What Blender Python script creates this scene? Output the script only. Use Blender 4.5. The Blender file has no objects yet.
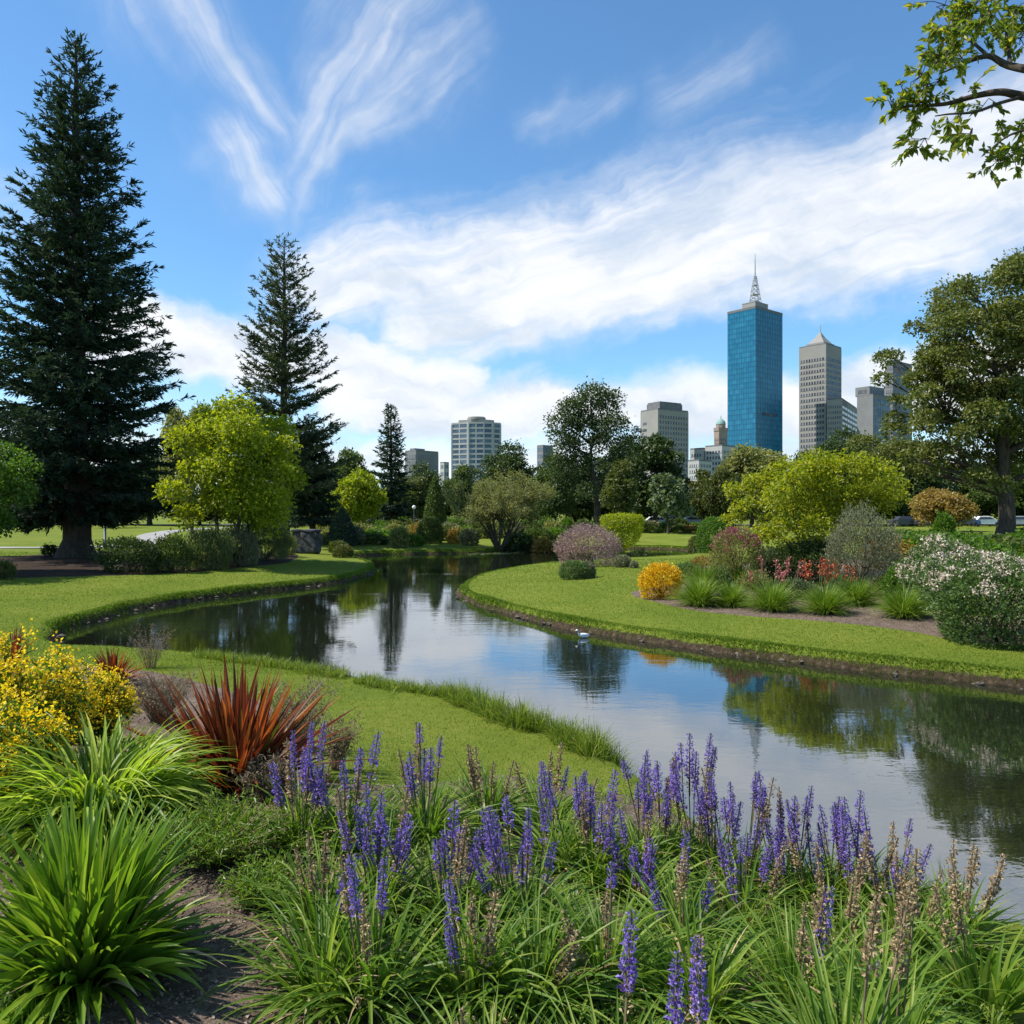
import bpy, math, random
import numpy as np

sc = bpy.context.scene
col = sc.collection
R = math.radians
CH, FP = 3.2, 800.0          # camera height above the water, focal length in pixels

# ------------------------------------------------------------------ camera
cam_d = bpy.data.cameras.new('camera'); cam = bpy.data.objects.new('camera', cam_d); col.objects.link(cam)
cam.location = (0, 0, CH); cam.rotation_euler = (R(90), 0, 0)
cam_d.sensor_width = 36; cam_d.lens = 36*FP/1024; cam_d.clip_start = 0.05; cam_d.clip_end = 6000
sc.camera = cam

# ------------------------------------------------------------------ view, sun, sky
sc.view_settings.view_transform = 'Standard'; sc.view_settings.look = 'None'
sc.view_settings.exposure = 0.5; sc.view_settings.gamma = 1.0
sc.view_settings.use_curve_mapping = False
SUN_EL, SUN_AZ = R(53), math.atan2(-0.97, -0.08)      # azimuth measured from +Y towards +X
sd_ = (math.sin(SUN_AZ)*math.cos(SUN_EL), math.cos(SUN_AZ)*math.cos(SUN_EL), math.sin(SUN_EL))
sun_d = bpy.data.lights.new('sun', 'SUN'); sun_d.energy = 5.0; sun_d.angle = R(0.5); sun_d.color = (1, 0.95, 0.86)
sun = bpy.data.objects.new('sun', sun_d); col.objects.link(sun)
from mathutils import Vector, Matrix
sun.rotation_euler = Vector(sd_).to_track_quat('Z', 'Y').to_euler()
sun.location = (-60, 40, 80)


class E:
    """node socket with arithmetic"""
    def __init__(s, t, k): s.t, s.k = t, k
    def m(s, op, *a):
        n = s.t.nodes.new('ShaderNodeMath'); n.operation = op
        for i, v in enumerate((s,)+a):
            if isinstance(v, E): s.t.links.new(v.k, n.inputs[i])
            else: n.inputs[i].default_value = v
        return E(s.t, n.outputs[0])
    def __add__(s, o): return s.m('ADD', o)
    __radd__ = __add__
    def __sub__(s, o): return s.m('SUBTRACT', o)
    def __rsub__(s, o): return (s*-1)+o
    def __mul__(s, o): return s.m('MULTIPLY', o)
    __rmul__ = __mul__
    def __truediv__(s, o): return s.m('DIVIDE', o)
    def max(s, o): return s.m('MAXIMUM', o)
    def min(s, o): return s.m('MINIMUM', o)
    def exp(s): return s.m('EXPONENT')
    def step(s, a, b):
        n = s.t.nodes.new('ShaderNodeMapRange'); n.interpolation_type = 'SMOOTHSTEP'
        s.t.links.new(s.k, n.inputs[0]); n.inputs[1].default_value = a; n.inputs[2].default_value = b
        return E(s.t, n.outputs[0])


def comb(t, x, y, z):
    n = t.nodes.new('ShaderNodeCombineXYZ')
    for i, v in enumerate((x, y, z)):
        if isinstance(v, E): t.links.new(v.k, n.inputs[i])
        else: n.inputs[i].default_value = v
    return n.outputs[0]


def noise(t, vec, scale, detail=6, rough=0.55, dist=0.0):
    n = t.nodes.new('ShaderNodeTexNoise'); n.inputs['Scale'].default_value = scale
    n.inputs['Detail'].default_value = detail; n.inputs['Roughness'].default_value = rough
    n.inputs['Distortion'].default_value = dist
    if vec is not None: t.links.new(vec, n.inputs['Vector'])
    return E(t, n.outputs['Fac'])


def make_world():
    w = bpy.data.worlds.new('World'); sc.world = w; w.cycles.sampling_method = 'MANUAL'; w.cycles.sample_map_resolution = 256; w.use_nodes = True
    t = w.node_tree; t.nodes.clear()
    sky = t.nodes.new('ShaderNodeTexSky'); sky.sky_type = 'NISHITA'; sky.sun_disc = False
    sky.sun_elevation = SUN_EL; sky.sun_rotation = SUN_AZ
    sky.air_density = 1.0; sky.dust_density = 0.15; sky.ozone_density = 2.5; sky.altitude = 300
    b1 = t.nodes.new('ShaderNodeBackground'); b1.inputs[1].default_value = 0.138
    tn = t.nodes.new('ShaderNodeMix'); tn.data_type = 'RGBA'; tn.blend_type = 'MULTIPLY'; tn.inputs[0].default_value = 1
    tn.inputs[7].default_value = (0.65, 0.915, 1.03, 1); t.links.new(sky.outputs[0], tn.inputs[6]); t.links.new(tn.outputs[2], b1.inputs[0])
    tc = t.nodes.new('ShaderNodeTexCoord'); sp = t.nodes.new('ShaderNodeSeparateXYZ')
    t.links.new(tc.outputs['Generated'], sp.inputs[0])
    x, y, z = (E(t, sp.outputs[i]) for i in range(3))
    a = x.m('ARCTAN2', y)*57.2958                       # azimuth, degrees, 0 = +Y
    e = z.m('ARCSINE')*57.2958                          # elevation
    vec = comb(t, a, e, 0.0)
    wa = noise(t, vec, 0.09, 4)-0.5; we = noise(t, comb(t, a+40.0, e, 3.0), 0.09, 4)-0.5
    a2, e2 = a+wa*9.0, e+we*6.0
    fa = noise(t, vec, 0.45, 5)-0.5; fe = noise(t, comb(t, a+70.0, e, 9.0), 0.45, 5)-0.5
    a3, e3 = a+wa*6.0, e+we*4.0                         # calmer field for fine fibres
    a2, e2 = a2+fa*2.2, e2+fe*2.0

    def band(p, q, w0, w1, soft=3.0, ramp=5.0):
        """soft streak from p to q (azimuth, elevation), half width w0 -> w1"""
        dx, dy = q[0]-p[0], q[1]-p[1]; L = math.hypot(dx, dy); dx /= L; dy /= L
        s = (a2-p[0])*dx+(e2-p[1])*dy
        c = (e2-p[1])*dx-(a2-p[0])*dy
        ww = ((s/L).max(0.0).min(1.0))*(w1-w0)+w0
        g = (c/ww); g = (g*g*-1.0).exp()
        return g*s.step(-ramp, ramp*0.4)*((s*-1.0)+L).step(-ramp, ramp*0.4)

    def streak(ang, sx, sy, seed, detail=8, rough=0.6, dist=0.6):
        ca, sa = math.cos(R(ang)), math.sin(R(ang))
        A3, E3 = (a3, e3) if sy > 0.5 else (a2, e2)
        s = A3*ca+E3*sa; c = E3*ca-A3*sa
        return noise(t, comb(t, s*sx, c*sy, seed), 1.0, detail, rough, dist)

    def dens(mask, n, lo, hi):
        return (n+(mask-1.0)*0.62).step(lo, hi)*mask.min(1.0)
    A = lambda px: math.degrees(math.atan((px-512)/FP))
    P = lambda px, py: (A(px), math.degrees(math.atan((512-py)/math.hypot(FP, px-512))))
    s1 = streak(14, 0.055, 0.26, 1.3); s1f = streak(15, 0.06, 0.70, 7.7, 8, 0.55, 0.25)
    main = band(P(290, 285), P(1150, 125), 4.6, 8.2, ramp=6).max(band(P(380, 325), P(960, 245), 3.0, 3.6, ramp=6))
    d = dens(main*1.25, s1*0.62+s1f*0.38, 0.06, 0.66)*(s1f.step(0.28, 0.62)*0.28+0.74)
    far_ = band(P(1150, 60), P(1900, -200), 6, 14)
    d = d.max(dens(far_, s1, 0.2, 0.7)*0.9)
    s3 = streak(4, 0.10, 0.24, 5.7, 9, 0.58)
    low = band(P(60, 330), P(470, 380), 4.2, 2.6).max(band(P(330, 405), P(980, 400), 3.4, 3.0)).max(band(P(820, 395), P(1300, 330), 2.6, 3.0))
    d = d.max(dens(low*1.15, s3*0.7+s1f*0.3, 0.15, 0.50))
    d = d.max(band(P(-400, 440), P(1500, 440), 3.2, 3.2)*0.9*s3.step(0.25, 0.6))

    def feather(mask, n, lo, hi, op):
        """thin fibrous cirrus: the fibres fade with the mask instead of being cut by it"""
        f = n.step(lo, hi); return mask*(f*0.74+0.26)*op
    s2 = streak(-54, 0.06, 0.62, 9.1, 9, 0.56, 0.25); s2b = streak(56, 0.06, 0.62, 3.1, 9, 0.56, 0.25)
    d = d.max(feather(band(P(120, -60), P(300, 135), 2.7, 1.5, ramp=6), s2, 0.32, 0.74, 0.66))
    d = d.max(feather(band(P(400, -20), P(305, 185), 3.5, 1.5, ramp=5), s2b, 0.32, 0.74, 0.68))
    d = d.max(feather(band(P(215, 135), P(270, 195), 1.9, 1.6, ramp=2.5), s2, 0.32, 0.70, 0.75))
    d = d.max(feather(band(P(460, 55), P(330, 165), 1.8, 1.0, ramp=3), streak(38, 0.07, 0.62, 5.5, 9, 0.56, 0.25), 0.32, 0.72, 0.6))
    s4 = streak(24, 0.08, 0.7, 4.4, 9, 0.56, 0.3)
    sm = band(P(660, 108), P(750, 60), 2.0, 1.4, ramp=3).max(band(P(530, 132), P(610, 112), 0.9, 0.9, ramp=2)).max(band(P(-60, 170), P(50, 230), 2.8, 2.2, ramp=3))
    d = d.max(feather(sm, s4, 0.36, 0.74, 0.36))
    # elsewhere round the horizon: scattered streaks
    behind = y.step(0.25, -0.1)
    d = d.max(s1.step(0.45, 0.75)*behind*e.step(3.0, 14.0)*0.8)
    d = d*e.step(-1.0, 2.0)
    shade = noise(t, comb(t, a2*0.12, e2*0.3, 2.0), 1.0, 5)
    b2 = t.nodes.new('ShaderNodeBackground')
    mixc = t.nodes.new('ShaderNodeMix'); mixc.data_type = 'RGBA'
    t.links.new(shade.step(0.3, 0.62).k, mixc.inputs[0])
    mixc.inputs[6].default_value = (0.66, 0.74, 0.85, 1); mixc.inputs[7].default_value = (0.95, 0.96, 0.98, 1)
    t.links.new(mixc.outputs[2], b2.inputs[0]); b2.inputs[1].default_value = 0.77
    mx = t.nodes.new('ShaderNodeMixShader'); out = t.nodes.new('ShaderNodeOutputWorld')
    t.links.new((d.min(1.0)*0.96).k, mx.inputs[0]); t.links.new(b1.outputs[0], mx.inputs[1]); t.links.new(b2.outputs[0], mx.inputs[2])
    t.links.new(mx.outputs[0], out.inputs[0])


make_world()
cy = sc.cycles
cy.max_bounces = 6; cy.diffuse_bounces = 3; cy.glossy_bounces = 3; cy.transmission_bounces = 4
cy.caustics_reflective = False; cy.caustics_refractive = False
cy.use_denoising = True; cy.sample_clamp_indirect = 6

# ------------------------------------------------------------------ mesh helpers


def nrm(v): return v/np.maximum(np.linalg.norm(v, axis=-1, keepdims=True), 1e-9)


def build(name, chunks, mats, parent=None, smooth=False, loc=None):
    """link ONE mesh object made of chunks (verts, faces, material index)"""
    Vs, idx, tot, mi, off = [], [], [], [], 0
    for ch in chunks:
        V, F = np.asarray(ch[0], float), np.asarray(ch[1], int)
        if len(V) == 0 or len(F) == 0: continue
        Vs.append(V); idx.append((F+off).ravel()); tot.append(np.full(len(F), F.shape[1]))
        mi.append(np.full(len(F), ch[2] if len(ch) > 2 else 0)); off += len(V)
    V = np.concatenate(Vs); idx = np.concatenate(idx); tot = np.concatenate(tot); mi = np.concatenate(mi)
    me = bpy.data.meshes.new(name)
    me.vertices.add(len(V)); me.vertices.foreach_set('co', V.astype(np.float32).ravel())
    me.loops.add(len(idx)); me.loops.foreach_set('vertex_index', idx.astype(np.int32))
    me.polygons.add(len(tot))
    st = np.concatenate([[0], np.cumsum(tot)[:-1]])
    me.polygons.foreach_set('loop_start', st.astype(np.int32))
    me.polygons.foreach_set('material_index', mi.astype(np.int32))
    me.polygons.foreach_set('use_smooth', np.full(len(tot), bool(smooth)))
    for m in (mats if isinstance(mats, (list, tuple)) else [mats]): me.materials.append(m)
    me.update(calc_edges=True)
    o = bpy.data.objects.new(name, me); col.objects.link(o)
    if parent is not None: o.parent = parent
    if loc is not None: o.location = loc
    return o


def tag(o, label=None, cat=None, group=None, kind=None):
    for k, v in (('label', label), ('category', cat), ('group', group), ('kind', kind)):
        if v: o[k] = v
    return o


def thing(name, label, cat, loc, rz=0, group=None):
    o = bpy.data.objects.new(name, None); col.objects.link(o); o.empty_display_size = 0.2
    o.location = loc; o.rotation_euler = (0, 0, rz)
    return tag(o, label, cat, group)


def dup(root, loc, rz=0, s=1.0, label=None, group=None):
    def cp(o, par):
        c = o.copy(); col.objects.link(c)
        if par is not None: c.parent = par
        for k in kids.get(o.name, []): cp(k, c)
        return c
    kids = {}
    for o in root.children_recursive: kids.setdefault(o.parent.name, []).append(o)
    r = cp(root, None); r.location = loc; r.rotation_euler = (0, 0, rz)
    r.scale = s if isinstance(s, tuple) else (s, s, s)
    if label: r['label'] = label
    if group: r['group'] = group
    return r


def tube(pts, rad, k=6):
    pts = np.asarray(pts, float); n = len(pts); rad = np.broadcast_to(np.asarray(rad, float), (n,))
    tg = nrm(np.gradient(pts, axis=0)); ref = np.array([0.31, 0.95, 0.05])
    a = nrm(np.cross(tg, ref)); b = np.cross(tg, a)
    th = np.arange(k)*2*math.pi/k
    V = pts[:, None]+rad[:, None, None]*(np.cos(th)[None, :, None]*a[:, None]+np.sin(th)[None, :, None]*b[:, None])
    i = np.arange(n-1)[:, None]*k; j = np.arange(k)[None]; j2 = (j+1) % k
    F = np.stack([i+j, i+j2, i+k+j2, i+k+j], -1).reshape(-1, 4)
    return V.reshape(-1, 3), F


def bez(p0, p1, p2, n=6):
    s = np.linspace(0, 1, n)[:, None]
    return (1-s)**2*np.asarray(p0)+2*s*(1-s)*np.asarray(p1)+s*s*np.asarray(p2)


def leaves(pos, ax, nor, L, W, fold=0.15, mid=0.45):
    ax = nrm(ax); side = nrm(np.cross(ax, nor)); up = np.cross(side, ax)
    L = np.broadcast_to(np.asarray(L, float), (len(pos),))[:, None]; W = np.broadcast_to(np.asarray(W, float), (len(pos),))[:, None]
    m = pos+ax*L*mid+up*W*fold
    V = np.stack([pos, m+side*W/2, pos+ax*L-up*L*0.12, m-side*W/2], 1).reshape(-1, 3)
    return V, np.arange(len(pos)*4).reshape(-1, 4)


def box(x0, x1, y0, y1, z0, z1):
    V = np.array([[x, y, z] for z in (z0, z1) for y in (y0, y1) for x in (x0, x1)], float)
    return V, np.array([[0, 2, 3, 1], [4, 5, 7, 6], [0, 1, 5, 4], [2, 6, 7, 3], [0, 4, 6, 2], [1, 3, 7, 5]])


def prism(poly, z0, z1, top=1.0):
    """chunks of a vertical prism over a polygon (list of xy); top scales the upper outline about its centre"""
    p = np.asarray(poly, float); n = len(p); c = p.mean(0)
    q = c+(p-c)*top
    V = np.concatenate([np.c_[p, np.full(n, z0)], np.c_[q, np.full(n, z1)]])
    i = np.arange(n); j = (i+1) % n
    return [(V, np.stack([i, j, j+n, i+n], 1)), (V, np.array([list(range(n, 2*n))])), (V, np.array([list(range(n-1, -1, -1))]))]


def lathe(prof, k=16, c=(0, 0, 0)):
    pr = np.asarray(prof, float); th = np.arange(k)*2*math.pi/k
    V = np.stack([pr[:, :1]*np.cos(th), pr[:, :1]*np.sin(th), np.repeat(pr[:, 1:], k, 1)], -1).reshape(-1, 3)+np.array(c)
    n = len(pr); i = np.arange(n-1)[:, None]*k; j = np.arange(k)[None]; j2 = (j+1) % k
    return V, np.stack([i+j, i+j2, i+k+j2, i+k+j], -1).reshape(-1, 4)


def blades(rng, n, base_r, L, W, e0, bend, seg=6, fold=0.25, tip=0.8, up_bias=0.0, pw=1.3, base_w=0.6, az=None):
    """n arching strap leaves round the origin: L, W, e0 (degrees of first elevation), bend (degrees) are (lo, hi)"""
    U = lambda r: rng.uniform(r[0], r[1], n)
    az = rng.uniform(0, 2*math.pi, n) if az is None else az
    Ln, Wn, e, b = U(L), U(W), np.radians(U(e0)), np.radians(U(bend))
    rr = base_r*np.sqrt(rng.uniform(0, 1, n))
    d = np.stack([np.cos(az), np.sin(az)], 1)
    az2 = az+rng.normal(0, 0.25, n); d2 = np.stack([np.cos(az2), np.sin(az2)], 1)
    s = np.linspace(0, 1, seg+1)
    ang = e[:, None]-b[:, None]*s[None]**pw
    h = np.concatenate([np.zeros((n, 1)), np.cumsum(np.cos((ang[:, 1:]+ang[:, :-1])/2), 1)], 1)/seg*Ln[:, None]
    v = np.concatenate([np.zeros((n, 1)), np.cumsum(np.sin((ang[:, 1:]+ang[:, :-1])/2), 1)], 1)/seg*Ln[:, None]
    P = np.zeros((n, seg+1, 3)); P[..., :2] = (d*rr[:, None])[:, None]+d2[:, None]*h[..., None]; P[..., 2] = v
    tw = rng.normal(0, 0.35, n)
    side = np.stack([-d2[:, 1], d2[:, 0], np.zeros(n)], 1)
    upv = np.stack([-np.sin(ang)*d2[:, :1], -np.sin(ang)*d2[:, 1:], np.cos(ang)], -1)
    side = side[:, None]*np.cos(tw)[:, None, None]+upv*np.sin(tw)[:, None, None]
    w = np.minimum(1, base_w+(1-base_w)*s/0.35)*np.clip((1-s)/(1-0.45), 0, 1)**tip
    w = Wn[:, None]*np.maximum(w, 0.02)
    if fold > 0:
        Vv = np.stack([P-side*w[..., None]/2+upv*w[..., None]*fold, P, P+side*w[..., None]/2+upv*w[..., None]*fold], 2); k = 3
    else:
        Vv = np.stack([P-side*w[..., None]/2, P+side*w[..., None]/2], 2); k = 2
    V = Vv.reshape(-1, 3)
    q = []
    for i in range(seg):
        for c in range(k-1): q.append([i*k+c, i*k+c+1, (i+1)*k+c+1, (i+1)*k+c])
    F = (np.arange(n)[:, None, None]*((seg+1)*k)+np.array(q)[None]).reshape(-1, 4)
    return V, F


# ------------------------------------------------------------------ materials


def newmat(name):
    m = bpy.data.materials.new(name); m.use_nodes = True
    return m, m.node_tree, m.node_tree.nodes['Principled BSDF']


def ramp(t, fac, stops):
    r = t.nodes.new('ShaderNodeValToRGB'); el = r.color_ramp.elements
    while len(el) < len(stops): el.new(0.5)
    for k, (p, c) in enumerate(stops): el[k].position = p; el[k].color = (*c, 1)
    t.links.new(fac, r.inputs[0]); return r.outputs[0]


def leafmat(name, c1, c2, c3=None, tr=0.4, rough=0.45, spec=0.35, tint=(1.15, 1.2, 0.6)):
    m, t, b = newmat(name)
    g = t.nodes.new('ShaderNodeNewGeometry')
    stops = [(0, c1), (1, c2)] if c3 is None else [(0, c1), (0.6, c2), (1, c3)]
    c = ramp(t, g.outputs['Random Per Island'], stops)
    t.links.new(c, b.inputs['Base Color']); b.inputs['Roughness'].default_value = rough
    b.inputs['Specular IOR Level'].default_value = spec
    tl = t.nodes.new('ShaderNodeBsdfTranslucent'); mu = t.nodes.new('ShaderNodeMix'); mu.data_type = 'RGBA'; mu.blend_type = 'MULTIPLY'
    mu.inputs[0].default_value = 1; t.links.new(c, mu.inputs[6]); mu.inputs[7].default_value = (*[v*1.25 for v in tint], 1)
    t.links.new(mu.outputs[2], tl.inputs[0])
    mx = t.nodes.new('ShaderNodeMixShader'); mx.inputs[0].default_value = tr
    t.links.new(b.outputs[0], mx.inputs[1]); t.links.new(tl.outputs[0], mx.inputs[2])
    t.links.new(mx.outputs[0], t.nodes['Material Output'].inputs[0])
    return m


def surf(name, c1, c2, scale=3.0, rough=0.85, bump=0.3, bscale=None, spec=0.25, stretch=(1, 1, 1), metal=0.0):
    m, t, b = newmat(name)
    tc = t.nodes.new('ShaderNodeTexCoord'); mp = t.nodes.new('ShaderNodeMapping'); mp.inputs['Scale'].default_value = stretch
    t.links.new(tc.outputs['Object'], mp.inputs[0])
    n = noise(t, mp.outputs[0], scale, 8, 0.6)
    t.links.new(ramp(t, n.k, [(0.3, c1), (0.7, c2)]), b.inputs['Base Color'])
    b.inputs['Roughness'].default_value = rough; b.inputs['Specular IOR Level'].default_value = spec; b.inputs['Metallic'].default_value = metal
    if bump:
        bp = t.nodes.new('ShaderNodeBump'); bp.inputs['Strength'].default_value = bump; bp.inputs['Distance'].default_value = 0.05
        n2 = noise(t, mp.outputs[0], bscale or scale*3, 8, 0.65)
        t.links.new(n2.k, bp.inputs['Height']); t.links.new(bp.outputs[0], b.inputs['Normal'])
    return m


M = {}
M['bark'] = surf('bark', (0.035, 0.026, 0.02), (0.10, 0.08, 0.062), 6, 0.95, 0.8, 14, stretch=(1, 1, 0.25))
M['bark_grey'] = surf('bark_grey', (0.07, 0.06, 0.05), (0.19, 0.165, 0.14), 5, 0.95, 0.8, 14, stretch=(1, 1, 0.25))
def lawn_blade():
    m = leafmat('lawn_blade', (0.072, 0.132, 0.013), (0.138, 0.208, 0.022), (0.245, 0.275, 0.055), tr=0.42, rough=0.5, spec=0.2)
    t = m.node_tree; r = [n for n in t.nodes if n.type == 'VALTORGB'][0]; g = [n for n in t.nodes if n.type == 'NEW_GEOMETRY'][0]
    tc = t.nodes.new('ShaderNodeTexCoord'); v = tc.outputs['Object']
    f = E(t, g.outputs['Random Per Island'])*0.32+noise(t, v, 0.28, 5, 0.6)*1.15+noise(t, v, 2.2, 5, 0.65)*0.75-0.62
    t.links.new(f.k, r.inputs[0]); return m


M['twig'] = surf('twig', (0.05, 0.04, 0.03), (0.12, 0.095, 0.06), 8, 0.9, 0)
M['needle_dark'] = leafmat('needle_dark', (0.016, 0.036, 0.025), (0.036, 0.066, 0.040), (0.075, 0.11, 0.055), tr=0.15, rough=0.55, spec=0.25)
M['needle'] = leafmat('needle', (0.035, 0.058, 0.032), (0.07, 0.095, 0.046), (0.12, 0.135, 0.065), tr=0.2, rough=0.55, spec=0.25)
M['lime'] = leafmat('lime', (0.15, 0.20, 0.010), (0.28, 0.32, 0.014), (0.40, 0.40, 0.022), tr=0.52)
M['yellow_leaf'] = leafmat('yellow_leaf', (0.13, 0.17, 0.010), (0.28, 0.31, 0.014), (0.42, 0.40, 0.022), tr=0.5)
M['fresh'] = leafmat('fresh', (0.05, 0.11, 0.012), (0.09, 0.18, 0.018), (0.14, 0.22, 0.024), tr=0.45)
M['mid'] = leafmat('mid', (0.04, 0.072, 0.016), (0.075, 0.115, 0.024), (0.13, 0.16, 0.036), tr=0.35)
M['olive'] = leafmat('olive', (0.055, 0.075, 0.018), (0.10, 0.12, 0.028), (0.15, 0.16, 0.04), tr=0.38)
M['dark'] = leafmat('dark', (0.024, 0.048, 0.013), (0.05, 0.082, 0.021), (0.095, 0.12, 0.032), tr=0.3)
M['oak'] = leafmat('oak', (0.065, 0.088, 0.018), (0.12, 0.142, 0.03), (0.215, 0.21, 0.05), tr=0.36)
M['leafgreen'] = leafmat('leafgreen', (0.055, 0.10, 0.028), (0.10, 0.165, 0.045), (0.17, 0.23, 0.075), tr=0.4)
M['pale'] = leafmat('pale', (0.07, 0.11, 0.05), (0.13, 0.17, 0.08), (0.18, 0.22, 0.11), tr=0.35)
M['greygreen'] = leafmat('greygreen', (0.09, 0.102, 0.055), (0.185, 0.19, 0.11), (0.31, 0.30, 0.19), tr=0.3)
M['khaki'] = leafmat('khaki', (0.13, 0.14, 0.04), (0.23, 0.235, 0.075), (0.33, 0.32, 0.12), tr=0.4)
M['feather'] = leafmat('feather', (0.07, 0.10, 0.035), (0.13, 0.165, 0.06), (0.20, 0.22, 0.095), tr=0.4)
M['rust'] = leafmat('rust', (0.20, 0.13, 0.03), (0.31, 0.20, 0.05), (0.33, 0.26, 0.075), tr=0.4)
M['mauve'] = leafmat('mauve', (0.18, 0.12, 0.10), (0.32, 0.22, 0.20), (0.48, 0.37, 0.34), tr=0.3, tint=(1.1, 0.9, 0.9))
M['magenta'] = leafmat('magenta', (0.18, 0.03, 0.07), (0.30, 0.06, 0.11), (0.34, 0.14, 0.16), tr=0.3, tint=(1.1, 0.7, 0.8))
M['redflower'] = leafmat('redflower', (0.40, 0.045, 0.02), (0.48, 0.12, 0.05), (0.45, 0.22, 0.10), tr=0.3, tint=(1.1, 0.6, 0.5))
M['pinkred'] = leafmat('pinkred', (0.34, 0.07, 0.07), (0.45, 0.16, 0.15), (0.50, 0.26, 0.22), tr=0.3, tint=(1.1, 0.7, 0.7))
M['pinkwhite'] = leafmat('pinkwhite', (0.50, 0.36, 0.30), (0.66, 0.54, 0.43), (0.78, 0.70, 0.58), tr=0.3, tint=(1, 1, 1))
M['gold'] = leafmat('gold', (0.52, 0.29, 0.008), (0.70, 0.47, 0.012), (0.78, 0.60, 0.04), tr=0.35, tint=(1, 0.9, 0.5))
M['lemon'] = leafmat('lemon', (0.62, 0.42, 0.008), (0.82, 0.62, 0.014), (0.88, 0.74, 0.06), tr=0.5, tint=(1, 0.95, 0.5))
M['fringe'] = leafmat('fringe', (0.085, 0.14, 0.014), (0.16, 0.22, 0.024), (0.28, 0.31, 0.06), tr=0.45, rough=0.5)
M['goldorange'] = leafmat('goldorange', (0.30, 0.17, 0.010), (0.55, 0.30, 0.012), (0.70, 0.40, 0.02), tr=0.35, tint=(1, 0.9, 0.5))
M['strap'] = leafmat('strap', (0.07, 0.15, 0.012), (0.14, 0.24, 0.017), (0.27, 0.36, 0.04), tr=0.42, rough=0.36, spec=0.42)
M['strap_light'] = leafmat('strap_light', (0.12, 0.20, 0.016), (0.22, 0.32, 0.024), (0.44, 0.50, 0.08), tr=0.50, rough=0.42, spec=0.3)
M['salvia_leaf'] = leafmat('salvia_leaf', (0.07, 0.145, 0.015), (0.13, 0.225, 0.026), (0.27, 0.34, 0.06), tr=0.46, rough=0.45, spec=0.28)
M['tuft'] = leafmat('tuft', (0.075, 0.145, 0.013), (0.145, 0.235, 0.024), (0.27, 0.34, 0.06), tr=0.4, rough=0.4)
M['lawn_blade'] = lawn_blade()
M['flax'] = leafmat('flax', (0.06, 0.024, 0.014), (0.22, 0.055, 0.024), (0.38, 0.17, 0.04), tr=0.40, rough=0.42, spec=0.32, tint=(1.2, 0.7, 0.4))
M['flax_green'] = leafmat('flax_green', (0.07, 0.09, 0.016), (0.14, 0.12, 0.02), tr=0.34, rough=0.32, spec=0.5)
M['violet'] = leafmat('violet', (0.13, 0.075, 0.32), (0.21, 0.13, 0.46), (0.37, 0.28, 0.62), tr=0.3, rough=0.5, tint=(1, 0.85, 1.1))
M['seedhead'] = leafmat('seedhead', (0.20, 0.14, 0.07), (0.36, 0.26, 0.145), (0.52, 0.41, 0.25), tr=0.2, rough=0.8, spec=0.1, tint=(1, 1, 1))
M['stem_green'] = surf('stem_green', (0.06, 0.085, 0.03), (0.11, 0.13, 0.05), 20, 0.7, 0)
M['stem_dry'] = surf('stem_dry', (0.13, 0.09, 0.05), (0.22, 0.16, 0.09), 20, 0.8, 0)
M['drytwig'] = leafmat('drytwig', (0.13, 0.10, 0.06), (0.23, 0.18, 0.115), (0.33, 0.27, 0.18), tr=0.2, rough=0.8, spec=0.1, tint=(1, 1, 1))
M['chip'] = leafmat('chip', (0.09, 0.062, 0.045), (0.19, 0.14, 0.105), (0.33, 0.26, 0.20), tr=0.0, rough=0.9, spec=0.1)
M['stone'] = surf('stone', (0.025, 0.026, 0.03), (0.095, 0.095, 0.10), 2.5, 0.9, 1.0, 6)
M['bankstone'] = surf('bankstone', (0.05, 0.04, 0.03), (0.20, 0.17, 0.13), 5, 0.9, 0.8, 10)
M['asphalt_path'] = surf('asphalt_path', (0.25, 0.24, 0.23), (0.34, 0.33, 0.32), 1.2, 0.9, 0.1)
M['road'] = surf('road', (0.05, 0.05, 0.052), (0.075, 0.075, 0.075), 1.0, 0.9, 0.1)
M['pole'] = surf('pole', (0.10, 0.105, 0.11), (0.15, 0.155, 0.16), 3, 0.5, 0, metal=0.3)
M['white'] = surf('white', (0.70, 0.70, 0.68), (0.80, 0.80, 0.78), 8, 0.6, 0)
M['beak'] = surf('beak', (0.5, 0.25, 0.03), (0.6, 0.3, 0.05), 8, 0.5, 0)

# ------------------------------------------------------------------ terrain


def catmull(p, k=5):
    p = np.asarray(p, float); out = []
    n = len(p)
    for i in range(n):
        a, b, c, d = p[i-1], p[i], p[(i+1) % n], p[(i+2) % n]
        for j in range(k):
            s = j/k
            out.append(0.5*((2*b)+(c-a)*s+(2*a-5*b+4*c-d)*s*s+(3*b-a-3*c+d)*s**3))
    return np.array(out)


def wp(px, py, z): d = (CH-z)*FP/(py-512); return ((px-512)/FP*d, d)


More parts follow.
